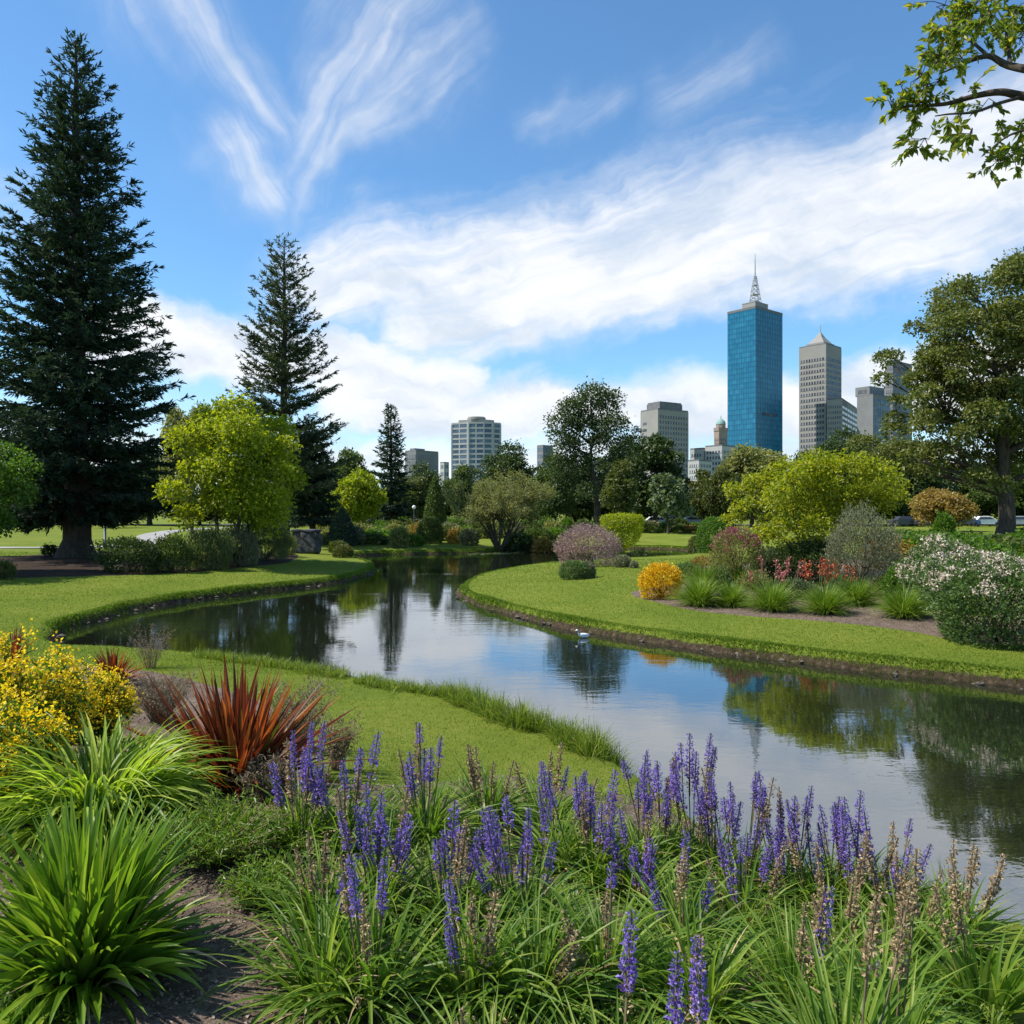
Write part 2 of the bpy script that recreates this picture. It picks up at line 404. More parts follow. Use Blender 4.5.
shore_far = [(58, 636), (100, 621), (150, 608), (205, 599), (260, 592.5), (310, 587), (345, 582), (368, 575.5), (376, 569.5), (366, 563.5), (352, 559.5), (350, 556.5), (375, 555.2), (430, 554), (490, 553), (530, 549.5), (600, 548.5), (670, 549.5), (705, 554),
             (680, 559), (620, 562), (560, 566.5), (510, 572.5), (474, 581), (459, 592), (461, 599), (480, 607), (530, 621), (600, 635.5), (680, 647), (760, 658.5), (840, 669), (920, 678), (1024, 689), (1150, 702), (1400, 732)]
pond = [wp(a, b, 0) for a, b in shore_far]
near = [(60, 640), (130, 644), (200, 650), (270, 659), (340, 670), (400, 683), (450, 691), (505, 706), (560, 724), (605, 741), (640, 760), (690, 795), (760, 840), (850, 880), (960, 905)]
pond += [(16, 8.5), (17, 6.8), (12, 5.6), (8, 5.6), (5.4, 5.75)]
pond += [wp(a, b, 0.30) for a, b in near[::-1]]
POND = catmull(pond, 5)


def sdist(x, y, poly):
    """signed distance, negative inside"""
    x = np.atleast_1d(np.asarray(x, float)).ravel(); y = np.atleast_1d(np.asarray(y, float)).ravel()
    out = np.empty(len(x)); P0 = poly; P1 = np.roll(poly, -1, 0); D = P1-P0; LL = (D**2).sum(1)+1e-12
    for s in range(0, len(x), 20000):
        X, Y = x[s:s+20000, None], y[s:s+20000, None]
        tt = np.clip(((X-P0[:, 0])*D[:, 0]+(Y-P0[:, 1])*D[:, 1])/LL, 0, 1)
        d2 = ((X-P0[:, 0]-tt*D[:, 0])**2+(Y-P0[:, 1]-tt*D[:, 1])**2).min(1)
        cr = (P0[:, 1] > Y) != (P1[:, 1] > Y)
        xi = P0[:, 0]+(Y-P0[:, 1])*D[:, 0]/np.where(np.abs(D[:, 1]) < 1e-12, 1e-12, D[:, 1])
        ins = ((cr & (X < xi)).sum(1) % 2) == 1
        out[s:s+20000] = np.sqrt(d2)*np.where(ins, -1, 1)
    return out


def smooth(a): a = np.clip(a, 0, 1); return a*a*(3-2*a)


def wob(x, y):
    return (np.sin(x*1.1+1.9*np.sin(y*0.73))+np.sin(y*1.7+1.6*np.sin(x*1.31+1))*0.8+np.sin(x*2.9+2.2*np.sin(y*2.3+x*.7))*0.45+np.sin(y*4.1+2.4*np.sin(x*3.3-y*1.1))*0.35)


def gz(x, y, d=None):
    x = np.asarray(x, float); y = np.asarray(y, float)
    if d is None: d = sdist(x, y, POND).reshape(x.shape)
    dj = d+0.045*wob(x, y)+0.05*wob(x*0.37+3, y*0.41)
    o = np.maximum(d, 0)
    z = np.where(dj < 0, np.maximum(-0.5, dj*0.9-0.05), -0.05+0.33*smooth(dj/0.26)+0.85*(1-np.exp(-o/14)))
    z = z+0.5*smooth((d-0.6)/3.2)*smooth((10-y)/4.5)*smooth((y+30)/20)
    z = z+np.where(d > 0.4, 0.012*wob(x*0.6, y*0.6)+0.03*np.sin(x*0.21+1)*np.sin(y*0.17), 0)
    return z


def gz1(x, y): return float(gz(np.array([x]), np.array([y]))[0])


_D = np.exp(np.linspace(math.log(2.0), math.log(300), 2200))


def GP(px, py):
    """ground point seen at a pixel of the photograph (world x, y, z)"""
    x = (px-512)/FP*_D; zr = CH-(py-512)/FP*_D
    z = gz(x, _D); i = int(np.argmax(zr <= z))
    if not (zr <= z).any(): i = len(_D)-1
    return np.array([x[i], _D[i], z[i]])


def GD(px, d): x = (px-512)/FP*d; return np.array([x, d, gz1(x, d)])
def PX(px, py, d): return np.array([(px-512)/FP*d, d, CH-(py-512)/FP*d])


bed_near = np.array([GP(*p)[:2] for p in [(-60, 690), (40, 668), (120, 668), (190, 680), (262, 702), (300, 735), (318, 778), (400, 785), (500, 775), (580, 790), (650, 800), (705, 830), (790, 865), (870, 905), (930, 960), (985, 1010)]]+[(2.2, 3.0), (1.5, 1.0), (-6, 1.0), (-9, 6)])
bed_isle = np.array([GP(*p)[:2] for p in [(632, 592), (648, 600), (690, 610), (760, 617), (830, 622), (900, 630), (960, 641), (1010, 645), (1100, 640), (1150, 600)]]+[(26, 30), (20, 40), (10, 39), (6.5, 30)])
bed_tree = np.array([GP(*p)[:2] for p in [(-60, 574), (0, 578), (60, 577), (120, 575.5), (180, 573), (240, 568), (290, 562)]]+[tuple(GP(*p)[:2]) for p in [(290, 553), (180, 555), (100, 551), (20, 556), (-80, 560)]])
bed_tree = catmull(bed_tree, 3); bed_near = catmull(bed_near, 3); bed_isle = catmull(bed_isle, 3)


def beds(x, y):
    return np.maximum.reduce([smooth(0.5-sdist(x, y, b)/w) for b, w in ((bed_near, 0.35), (bed_isle, 0.3), (bed_tree, 0.5))])


def terrain_mat():
    m, t, b = newmat('ground')
    tc = t.nodes.new('ShaderNodeTexCoord'); v = tc.outputs['Object']
    at = t.nodes.new('ShaderNodeVertexColor'); at.layer_name = 'zones'
    sp = t.nodes.new('ShaderNodeSeparateColor'); t.links.new(at.outputs[0], sp.inputs[0])
    bed, bank, far = (E(t, sp.outputs[i]) for i in range(3))  # far weights the shade painted under the tall conifer
    n1 = noise(t, v, 0.35, 6, 0.6); n2 = noise(t, v, 5.0, 8, 0.65); n3 = noise(t, v, 40.0, 6, 0.7)
    lawn = ramp(t, (n1*0.45+n2*0.3+n3*0.25).k, [(0.34, (0.085, 0.125, 0.014)), (0.5, (0.135, 0.172, 0.020)), (0.64, (0.205, 0.215, 0.038))])
    mulch = ramp(t, (noise(t, v, 22, 8, 0.7)*0.6+n2*0.4).k, [(0.36, (0.07, 0.05, 0.038)), (0.52, (0.16, 0.118, 0.09)), (0.68, (0.29, 0.225, 0.175))])
    earth = ramp(t, noise(t, v, 9, 8, 0.7).k, [(0.35, (0.022, 0.016, 0.010)), (0.55, (0.065, 0.046, 0.029)), (0.7, (0.15, 0.115, 0.075))])

    def mixc(f, c0, c1):
        n = t.nodes.new('ShaderNodeMix'); n.data_type = 'RGBA'
        t.links.new(f.k, n.inputs[0]); t.links.new(c0, n.inputs[6]); t.links.new(c1, n.inputs[7]); return n.outputs[2]
    shaded_mulch = ramp(t, (noise(t, v, 14, 8, 0.7)*0.6+n2*0.4).k, [(0.36, (0.018, 0.012, 0.009)), (0.52, (0.045, 0.030, 0.021)), (0.68, (0.095, 0.066, 0.045))])  # darker mulch colour: the conifer's shade painted onto its bed
    mulch = mixc((far*1.0).step(0.3, 0.6), mulch, shaded_mulch)
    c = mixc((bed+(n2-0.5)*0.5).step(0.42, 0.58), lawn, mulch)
    gp = t.nodes.new('ShaderNodeSeparateXYZ'); t.links.new(v, gp.inputs[0])
    c = mixc((E(t, gp.outputs[2])*-1.0+(n2-0.5)*0.22+(n1-0.5)*0.12).step(-0.185, -0.125), c, earth)
    t.links.new(c, b.inputs['Base Color']); b.inputs['Roughness'].default_value = 0.95; b.inputs['Specular IOR Level'].default_value = 0.1
    bp = t.nodes.new('ShaderNodeBump'); bp.inputs['Strength'].default_value = 0.8; bp.inputs['Distance'].default_value = 0.05
    t.links.new((n3*0.6+n2*0.4+noise(t, v, 90, 3)*0.3).k, bp.inputs['Height']); t.links.new(bp.outputs[0], b.inputs['Normal'])
    return m


def make_terrain():
    rows = np.concatenate([np.linspace(-14, 2, 24), np.linspace(2.1, 14, 190), np.linspace(14.1, 40, 290), np.linspace(40.2, 75, 190), np.exp(np.linspace(math.log(76), math.log(4500), 60))])
    u = np.linspace(-1.75, 1.75, 540)
    Y = np.repeat(rows[:, None], len(u), 1); X = u[None]*(np.maximum(rows, 2)[:, None]+8)
    x, y = X.ravel(), Y.ravel()
    d = sdist(x, y, POND); z = gz(x, y, d)
    nr, nc = len(rows), len(u)
    i = np.arange(nr-1)[:, None]*nc+np.arange(nc-1)[None]
    F = np.stack([i, i+1, i+nc+1, i+nc], -1).reshape(-1, 4)
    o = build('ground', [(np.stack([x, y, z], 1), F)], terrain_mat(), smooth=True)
    tag(o, kind='structure')
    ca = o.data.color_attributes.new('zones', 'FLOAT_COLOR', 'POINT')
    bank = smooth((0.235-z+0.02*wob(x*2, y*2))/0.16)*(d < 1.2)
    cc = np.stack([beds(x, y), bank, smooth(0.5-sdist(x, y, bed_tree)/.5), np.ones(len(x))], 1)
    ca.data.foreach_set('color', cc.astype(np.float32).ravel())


make_terrain()


def water():
    m, t, b = newmat('pond_water')
    tc = t.nodes.new('ShaderNodeTexCoord'); v = tc.outputs['Object']
    b.inputs['Base Color'].default_value = (0.010, 0.013, 0.007, 1)
    b.inputs['Roughness'].default_value = 0.3; b.inputs['Specular IOR Level'].default_value = 0.0
    gl = t.nodes.new('ShaderNodeBsdfGlossy'); gl.inputs['Roughness'].default_value = 0.015; gl.inputs[0].default_value = (0.93, 0.96, 1, 1)
    fr = t.nodes.new('ShaderNodeFresnel'); fr.inputs[0].default_value = 1.45
    mxs = t.nodes.new('ShaderNodeMixShader'); t.links.new((E(t, fr.outputs[0])*0.75+0.25).min(1.0).k, mxs.inputs[0])
    t.links.new(b.outputs[0], mxs.inputs[1]); t.links.new(gl.outputs[0], mxs.inputs[2]); t.links.new(mxs.outputs[0], t.nodes['Material Output'].inputs[0])
    big = noise(t, v, 0.16, 3, 0.5)
    mp = t.nodes.new('ShaderNodeMapping'); mp.inputs['Scale'].default_value = (0.8, 1.6, 1); t.links.new(v, mp.inputs[0])
    n1 = noise(t, mp.outputs[0], 1.7, 4, 0.55, 0.4); n2 = noise(t, mp.outputs[0], 7.0, 3, 0.5, 0.3)
    bp = t.nodes.new('ShaderNodeBump'); bp.inputs['Strength'].default_value = 0.4; bp.inputs['Distance'].default_value = 0.008
    wx = t.nodes.new('ShaderNodeMapping'); wx.inputs['Scale'].default_value = (0.05, 0.30, 1); t.links.new(v, wx.inputs[0])
    gust = noise(t, wx.outputs[0], 1.0, 3, 0.5).step(0.54, 0.66)
    t.links.new(((n1+n2*0.22+n2*gust*0.9)*(big.step(0.35, 0.7)*0.9+0.35)).k, bp.inputs['Height']); t.links.new(bp.outputs[0], gl.inputs['Normal']); t.links.new(bp.outputs[0], fr.inputs['Normal'])
    xs = POND[:, 0]; ys = POND[:, 1]
    V = np.array([[xs.min()-.3, ys.min()-.3, 0], [xs.max()+.3, ys.min()-.3, 0], [xs.max()+.3, ys.max()+.3, 0], [xs.min()-.3, ys.max()+.3, 0]])
    # outline a little beyond the shore so that the bank cuts the water line
    nxt = np.roll(POND, -1, 0)-np.roll(POND, 1, 0); nn = nrm(np.stack([nxt[:, 1], -nxt[:, 0]], 1))
    cen = sdist(POND[:, 0]+nn[:, 0]*0.05, POND[:, 1]+nn[:, 1]*0.05, POND)
    nn = np.where(cen[:, None] > 0, nn, -nn)
    out = POND+nn*0.16
    import mathutils
    tri = mathutils.geometry.tessellate_polygon([[Vector((p[0], p[1], 0)) for p in out]])
    o = build('pond_water', [(np.c_[out, np.zeros(len(out))], np.array([list(q) for q in tri]))], m)
    me = o.data
    if me.polygons[0].normal.z < 0: me.flip_normals()
    tag(o, kind='structure')


water()


def strip(name, pts, w, mat, dz, label=None):
    p = catmull_open(np.array(pts), 6); tgd = nrm(np.gradient(p, axis=0)); s = np.stack([tgd[:, 1], -tgd[:, 0]], 1)
    k = 5; ws = np.linspace(-.5, .5, k)*w
    q = p[:, None]+s[:, None]*ws[None, :, None]
    z = gz(q[..., 0], q[..., 1])+dz
    V = np.concatenate([q, z[..., None]], -1).reshape(-1, 3); n = len(p)
    i = np.arange(n-1)[:, None]*k+np.arange(k-1)[None]
    o = build(name, [(V, np.stack([i, i+1, i+k+1, i+k], -1).reshape(-1, 4))], mat, smooth=True)
    tag(o, kind='structure'); return o


def catmull_open(p, k):
    q = np.concatenate([[2*p[0]-p[1]], p, [2*p[-1]-p[-2]]]); out = []
    for i in range(1, len(q)-2):
        a, b, c, d = q[i-1], q[i], q[i+1], q[i+2]
        for j in range(k):
            s = j/k; out.append(0.5*((2*b)+(c-a)*s+(2*a-5*b+4*c-d)*s*s+(3*b-a-3*c+d)*s**3))
    out.append(p[-1]); return np.array(out)


strip('path', [(-62, 44), (-40, 47.5), (-28, 52), (-28, 62), (-34, 76), (-38, 95), (-34, 120)], 2.4, M['asphalt_path'], 0.04)
strip('road', [(-160, 134), (-60, 132), (0, 131), (60, 131), (130, 131), (220, 134)], 8, M['road'], 0.04)

# ------------------------------------------------------------------ trees
RNG = np.random.default_rng(11)


def crown_from_clumps(rng, clumps, dens, L, W, droop=0.15, shell=0.5, upn=0.7):
    """clumps: rows (x, y, z, rx, rz). Leaf quads spread through flattened balls, thicker near each ball's skin"""
    pos, ax, no = [], [], []
    for cx, cyy, cz, r, rz in clumps:
        n = max(12, int(dens*r*(r+rz)*0.5))
        u = nrm(rng.normal(size=(n, 3)))
        low = (u[:, 2] < -0.35) & (rng.uniform(size=n) < 0.6); u[low, 2] *= -0.7
        f = rng.uniform(shell**2, 1, n)**0.5*(1+0.22*rng.normal(size=n)*0.7)
        p = u*f[:, None]*np.array([r, r, rz])
        pos.append(p+np.array([cx, cyy, cz]))
        a = u*0.75+rng.normal(size=(n, 3))*0.6; a[:, 2] -= droop; ax.append(a)
        nn = u*0.6+rng.normal(size=(n, 3))*0.55; nn[:, 2] += upn; no.append(nn)
    pos = np.concatenate(pos); n = len(pos)
    s = rng.uniform(0.7, 1.3, n)
    return leaves(pos, np.concatenate(ax), np.concatenate(no), L*s, W*s)


def limbs(rng, clumps, base, fork, r0, n_main=9, lean=(0, 0), multi=1):
    """tapered trunk(s) up to the fork and curved limbs out to the clumps"""
    ch = []; cl = np.asarray(clumps); top = cl[:, 2].max()
    cen = cl[:, :2].mean(0)
    tips = []
    for k in range(multi):
        off = np.array([math.cos(k*2.4+0.5), math.sin(k*2.4+0.5)])*r0*2.2*(multi > 1)
        b = np.array([off[0], off[1], -0.3]); sp = 1.0 if multi == 1 else 2.6
        p1 = np.array([off[0]*sp+lean[0]*0.3, off[1]*sp+lean[1]*0.3, fork]); p2 = np.array([cen[0]*0.3+off[0]*sp*1.6, cen[1]*0.3+off[1]*sp*1.6, fork+(top-fork)*0.62])
        pts = np.concatenate([bez(b, (b+p1)/2+rng.normal(size=3)*r0*0.4, p1, 6), bez(p1, (p1+p2)/2+rng.normal(size=3)*r0*1.5, p2, 6)[1:]])
        rr = r0*np.array([1.75, 1.2, 1.02, 0.95, 0.9, 0.84, 0.72, 0.6, 0.45, 0.32, 0.16])
        ch.append(tube(pts, rr, 10)); tips.append(pts)
    order = np.argsort(-cl[:, 3]); mains = []
    for q, i in enumerate(order):
        c = cl[i, :3]; r = cl[i, 3]
        pts = tips[int(rng.integers(multi))]
        cand = [(p, 0) for p in pts[4:]]+[(m, 1) for mm in mains for m in mm[2:5]]
        cost = [np.linalg.norm(c-p)+max(0, p[2]-c[2]+0.25*np.linalg.norm((c-p)[:2]))*1.6 for p, _ in cand]
        k = int(np.argmin(cost)); p0, lev = cand[k]
        d = np.linalg.norm(c-p0)
        if d < 0.2: continue
        mid = (p0+c)/2+rng.normal(size=3)*d*0.09; mid[2] += (0.10 if c[2] > p0[2] else 0.18)*d
        pp = bez(p0, mid, c, 7)
        rb = r0*(0.42 if lev == 0 and q < n_main else 0.2 if lev == 0 else 0.17)
        ch.append(tube(pp, np.linspace(rb, rb*0.22, 7), 6))
        if q < n_main*1.6: mains.append(pp)
        for _ in range(3):
            e = c+nrm(rng.normal(size=3)+np.array([0, 0, .2]))*r*0.85
            ch.append(tube(bez(pp[4], (pp[4]+e)/2+rng.normal(size=3)*r*0.12, e, 5), np.linspace(rb*0.34, rb*0.08, 5), 4))
    return [c+(0,) for c in ch]


def round_clumps(rng, Rx, z0, z1, n, rc=0.34, flat=0.8, Ry=None, power=1.0, pear=0.0):
    """clumps through an ellipsoid crown of half width Rx between heights z0 and z1"""
    Ry = Ry or Rx; out = []; H = (z1-z0)/2; zc = (z0+z1)/2
    tries = 0
    while len(out) < n and tries < 6000:
        tries += 1
        u = nrm(rng.normal(size=3)); f = rng.uniform(0.12, 1)**0.42*0.80
        r = rc*Rx*rng.uniform(0.62, 1.15)
        tz = u[2]*f; wz = 1-pear*tz
        c = np.array([u[0]*f*Rx*wz, u[1]*f*Ry*wz, zc+tz*H])
        if all(np.linalg.norm(c-np.array(o[:3])) > 0.62*min(r, o[3])*power for o in out): out.append((*c, r, r*flat))
    return out


def tree(name, label, loc, clumps, leaf, dens, L, W, r0, fork, bark='bark', group=None, multi=1, lean=(0, 0), rng=RNG, droop=0.15, cat='tree', n_main=9, shell=0.5, crown='crown', upn=0.7):
    t = thing(name, label, cat, loc, 0, group)
    build('trunk', limbs(rng, clumps, None, fork, r0, n_main, lean, multi), M[bark], t, smooth=True)
    build(crown, [crown_from_clumps(rng, clumps, dens, L, W, droop, shell, upn)], M[leaf], t)
    return t


def px_clumps(lst, base, d, spread, rng=RNG, flat=0.85, back=0.8):
    """clump list given as (px, py, radius px) at distance d, thrown into depth by +-spread metres; local to base"""
    out = []
    for px, py, r in lst:
        dy = rng.uniform(-spread, spread); p = PX(px, py, d)
        rr = r*d/FP
        out.append((p[0]-base[0], p[1]+dy-base[1], p[2]-base[2], rr, rr*flat))
    n = len(out)
    for i in range(int(n*back)):
        a = out[i]; out.append((a[0]*rng.uniform(.6, 1), -a[1]+rng.normal()*spread*0.3, a[2]*rng.uniform(0.93, 1.02), a[3]*0.9, a[4]*0.9))
    return out


def conifer(name, label, loc, H, r0, prof, z_low, n_whorl, per, elev, curve, spray, needle, leaf, bark='bark', group=None, rng=RNG, side=0.34, hang=0.25, nl=0.42, nw=0.085):
    """tapered straight trunk and whorls of branches with needle sprays along side twigs"""
    t = thing(name, label, 'tree', loc, 0, group)
    zz = np.linspace(-0.3, H*0.985, 14); rr = r0*np.clip(1-zz/H, 0, 1)**0.85+0.02
    rr[0] *= 1.7; rr[1] *= 1.0
    zz[1] = 0.9; rr[1] = r0*1.02
    ch = [tube(np.stack([rng.normal(size=14)*0.04, rng.normal(size=14)*0.04, zz], 1), rr, 12)]
    pos, ax, no, le = [], [], [], []
    for w in range(n_whorl):
        tw = (w+rng.uniform(-0.3, 0.3))/n_whorl; tw = min(max(tw, 0), 1)
        z0 = z_low+(H*0.985-z_low)*tw
        a0 = rng.uniform(0, 6.28)
        for k in range(per if tw < 0.9 else max(4, per-2)):
            az = a0+k*6.283/per+rng.normal()*0.28
            Lb = prof(tw)*rng.uniform(0.72, 1.1)
            if Lb < 0.12: continue
            e = elev(tw)+rng.normal()*0.09; cv = curve(tw)
            s = np.linspace(0, 1, 9)
            rad = Lb*s; zb = z0+Lb*(math.tan(e)*s+cv*s*s)+rng.normal()*0.12
            d2 = np.array([math.cos(az), math.sin(az)])
            pts = np.stack([d2[0]*rad, d2[1]*rad, zb], 1)
            rb = 0.016+0.0135*Lb
            ch.append(tube(pts[[0, 2, 4, 6, 8]], np.linspace(rb, 0.008, 5), 4))
            nt = max(3, int(Lb*spray))
            st = np.sort(rng.uniform(0.10, 1.0, nt)); st[-1] = 0.98
            for s_ in st:
                i = min(7, int(s_*8)); f = s_*8-i
                p = pts[i]*(1-f)+pts[i+1]*f; tg = nrm(pts[i+1]-pts[i])
                sg = 1 if rng.uniform() < 0.5 else -1
                sd = np.array([-d2[1], d2[0], 0])*sg
                lt = Lb*side*(1-s_*0.72)*rng.uniform(0.5, 1.1)+0.22
                th = rng.uniform(0.25, 1.05) if s_ < 0.95 else rng.uniform(0, .2)
                td = nrm(tg*math.cos(th)+sd*math.sin(th)+np.array([0, 0, -hang*rng.uniform(0.2, 1.2)]))
                m = max(3, int(lt*needle))
                q = rng.uniform(0, 1, m)
                pp = p+td*(q*lt)[:, None]; pp[:, 2] -= hang*0.5*lt*q*q
                a = td+rng.normal(size=(m, 3))*0.42; a[:, 2] += 0.05
                pos.append(pp); ax.append(a); nn = rng.normal(size=(m, 3))*0.7; nn[:, 2] += 0.8; no.append(nn)
    pos = np.concatenate(pos); n = len(pos); sc_ = rng.uniform(0.65, 1.25, n)
    build('trunk', [c+(0,) for c in ch], M[bark], t, smooth=True)
    build('crown', [leaves(pos, np.concatenate(ax), np.concatenate(no), nl*sc_, nw*sc_, 0.2, 0.5)], M[leaf], t)
    return t


# the two tall conifers on the far lawn
b = GP(76, 557); k = b[1]/FP
Hc = (557-33)*k
conifer('conifer_tree', 'towering dense dark conifer with a thick trunk on a mulch bed', b, Hc, 0.68,
        lambda t: (5.6*(1-t)**0.78*(0.72+0.28*min(1, t*9))+0.12), 2.0, 46, 9, lambda t: -0.16+0.85*t, lambda t: 0.16+0.02*t, 5.6, 24, 'needle_dark', nl=0.33, nw=0.085)
b = GD(301, 63); k = 63/FP
Hc = b[2]*0+(CH-b[2])+(512-234)*k
conifer('conifer_tree', 'tall open conifer with layered upturned branches behind the lime tree', b+np.array([-1.35, 0, 0]), Hc, 0.42,
        lambda t: (5.1*(1-t)**0.70+0.12), 4.6, 25, 8, lambda t: -0.10+0.8*t, lambda t: 0.26-0.1*t, 5.6, 21, 'needle', side=0.27, hang=0.12, nl=0.34, nw=0.085)
b = GD(313, 67); k = 67/FP
conifer('conifer_tree', 'squat blackish conifer filling the gap beside the layered conifer', b, 9.6, 0.26,
        lambda t: (2.2*(1-t)**0.5+0.1), 1.7, 20, 8, lambda t: -0.1+0.6*t, lambda t: 0.1, 7, 22, 'needle_dark', nl=0.34, nw=0.10)
b = GD(391, 95); k = 95/FP
conifer('conifer_tree', 'slim pointed dark green conifer in front of the low grey building', b, (CH-b[2])+(512-404)*k, 0.28,
        lambda t: (2.9*(1-t)**0.9+0.1), 1.0, 27, 8, lambda t: -0.2+0.8*t, lambda t: 0.14, 5.0, 14, 'needle_dark', nl=0.5, nw=0.15)

# lime tree on the far lawn
b = GP(231, 553); b = GD(231, 39.6)
cl = px_clumps([(240, 415, 20), (215, 425, 20), (262, 428, 20), (200, 445, 18), (232, 440, 22), (258, 450, 22), (282, 450, 16), (190, 470, 14), (212, 470, 20), (240, 470, 20), (270, 475, 22), (290, 475, 12),
                (198, 495, 15), (225, 498, 18), (255, 500, 20), (280, 500, 18), (205, 517, 13), (238, 518, 15), (265, 520, 18), (285, 518, 12), (187, 510, 9)], b, 39.6, 2.3, rng=np.random.default_rng(35))
cl = [(c[0], c[1], c[2], c[3]*1.14, c[4]*1.14) for c in cl]
tree('lime_green_tree', 'rounded lime yellow tree with dark forked stems behind feathery shrubs', b, cl, 'lime', 900, 0.17, 0.12, 0.13, 1.2, multi=3)
b = GD(-14, 33)
cl = round_clumps(RNG, 2.15, 0.55, 5.9, 34, 0.34)
tree('leafy_tree', 'round bright green tree cropped by the frame beside the dark conifer', b, cl, 'fresh', 1100, 0.13, 0.10, 0.13, 0.8)

b = np.array([-24.6, 29.6, gz1(-24.6, 29.6)])
cl = round_clumps(np.random.default_rng(71), 3.2, 2.2, 10.5, 40, 0.34)
tree('leafy_tree', 'taller bright green tree outside the frame whose shade crosses the far lawn', b, cl, 'fresh', 420, 0.17, 0.12, 0.18, 2.4, rng=np.random.default_rng(72))

# tree belt between the garden and the city: own crown and trunk each
belt = []


def belt_proto(leaf, Rx, H, seed, dens=70, L=0.40, W=0.28, n=46, flat=0.85, z0=0.05, pear=0.15, shell=0.5, r0=None):
    rng = np.random.default_rng(seed)
    return dict(leaf=leaf, H=H, Rx=Rx, cl=round_clumps(rng, Rx, H*z0, H*0.97, n, 0.32, flat, pear=pear), rng=rng, dens=dens, L=L, W=W, r0=r0 or H*0.022, n=0, root=None, shell=shell)


PR = {
    'dark_round': belt_proto('dark', 6.0, 13.5, 1), 'mid_round': belt_proto('mid', 5.2, 11.0, 2), 'olive_round': belt_proto('olive', 4.6, 9.5, 3, dens=80),
    'olive_tall': belt_proto('olive', 2.6, 9.6, 4, dens=110, n=30, pear=0.3), 'pale_cone': belt_proto('pale', 2.3, 7.6, 5, dens=130, n=30, pear=0.55, z0=0.04),
    'dark_tall': belt_proto('dark', 4.0, 13.0, 6, dens=80, n=36), 'yellow_round': belt_proto('lime', 3.3, 7.2, 7, dens=120, L=.32, W=.24), 'rust_round': belt_proto('rust', 3.6, 4.6, 8, dens=130, L=.28, W=.2, flat=.6),
    'light_round': belt_proto('khaki', 4.6, 11.5, 9, dens=70)}


def belt_tree(kind, px, d, top, wpx, label, group='trees of the belt behind the garden'):
    """a belt tree standing at distance d whose crown reaches pixel row top and spans about wpx pixels"""
    p = PR[kind]; g = GD(px, d); H = (CH-g[2])+(512-top)*d/FP; w = wpx*d/FP/2
    s = (w/p['Rx']/1.06, w/p['Rx']/1.06, H/p['H'])
    rz = float(RNG.uniform(0, 6.28))
    nm = {'dark_round': 'broadleaf_tree', 'mid_round': 'broadleaf_tree', 'olive_round': 'broadleaf_tree', 'olive_tall': 'narrow_tree', 'pale_cone': 'conical_tree', 'dark_tall': 'broadleaf_tree', 'yellow_round': 'lime_green_tree', 'rust_round': 'autumn_tree', 'light_round': 'broadleaf_tree'}[kind]
    if p['root'] is None:
        p['root'] = tree(nm, label, g, p['cl'], p['leaf'], p['dens']*2.3, p['L'], p['W'], p['r0'], p['H']*0.14, rng=p['rng'], group=group, shell=p['shell'])
        p['root'].scale = s; p['root'].rotation_euler.z = rz
    else: dup(p['root'], g, rz, s, label, group)


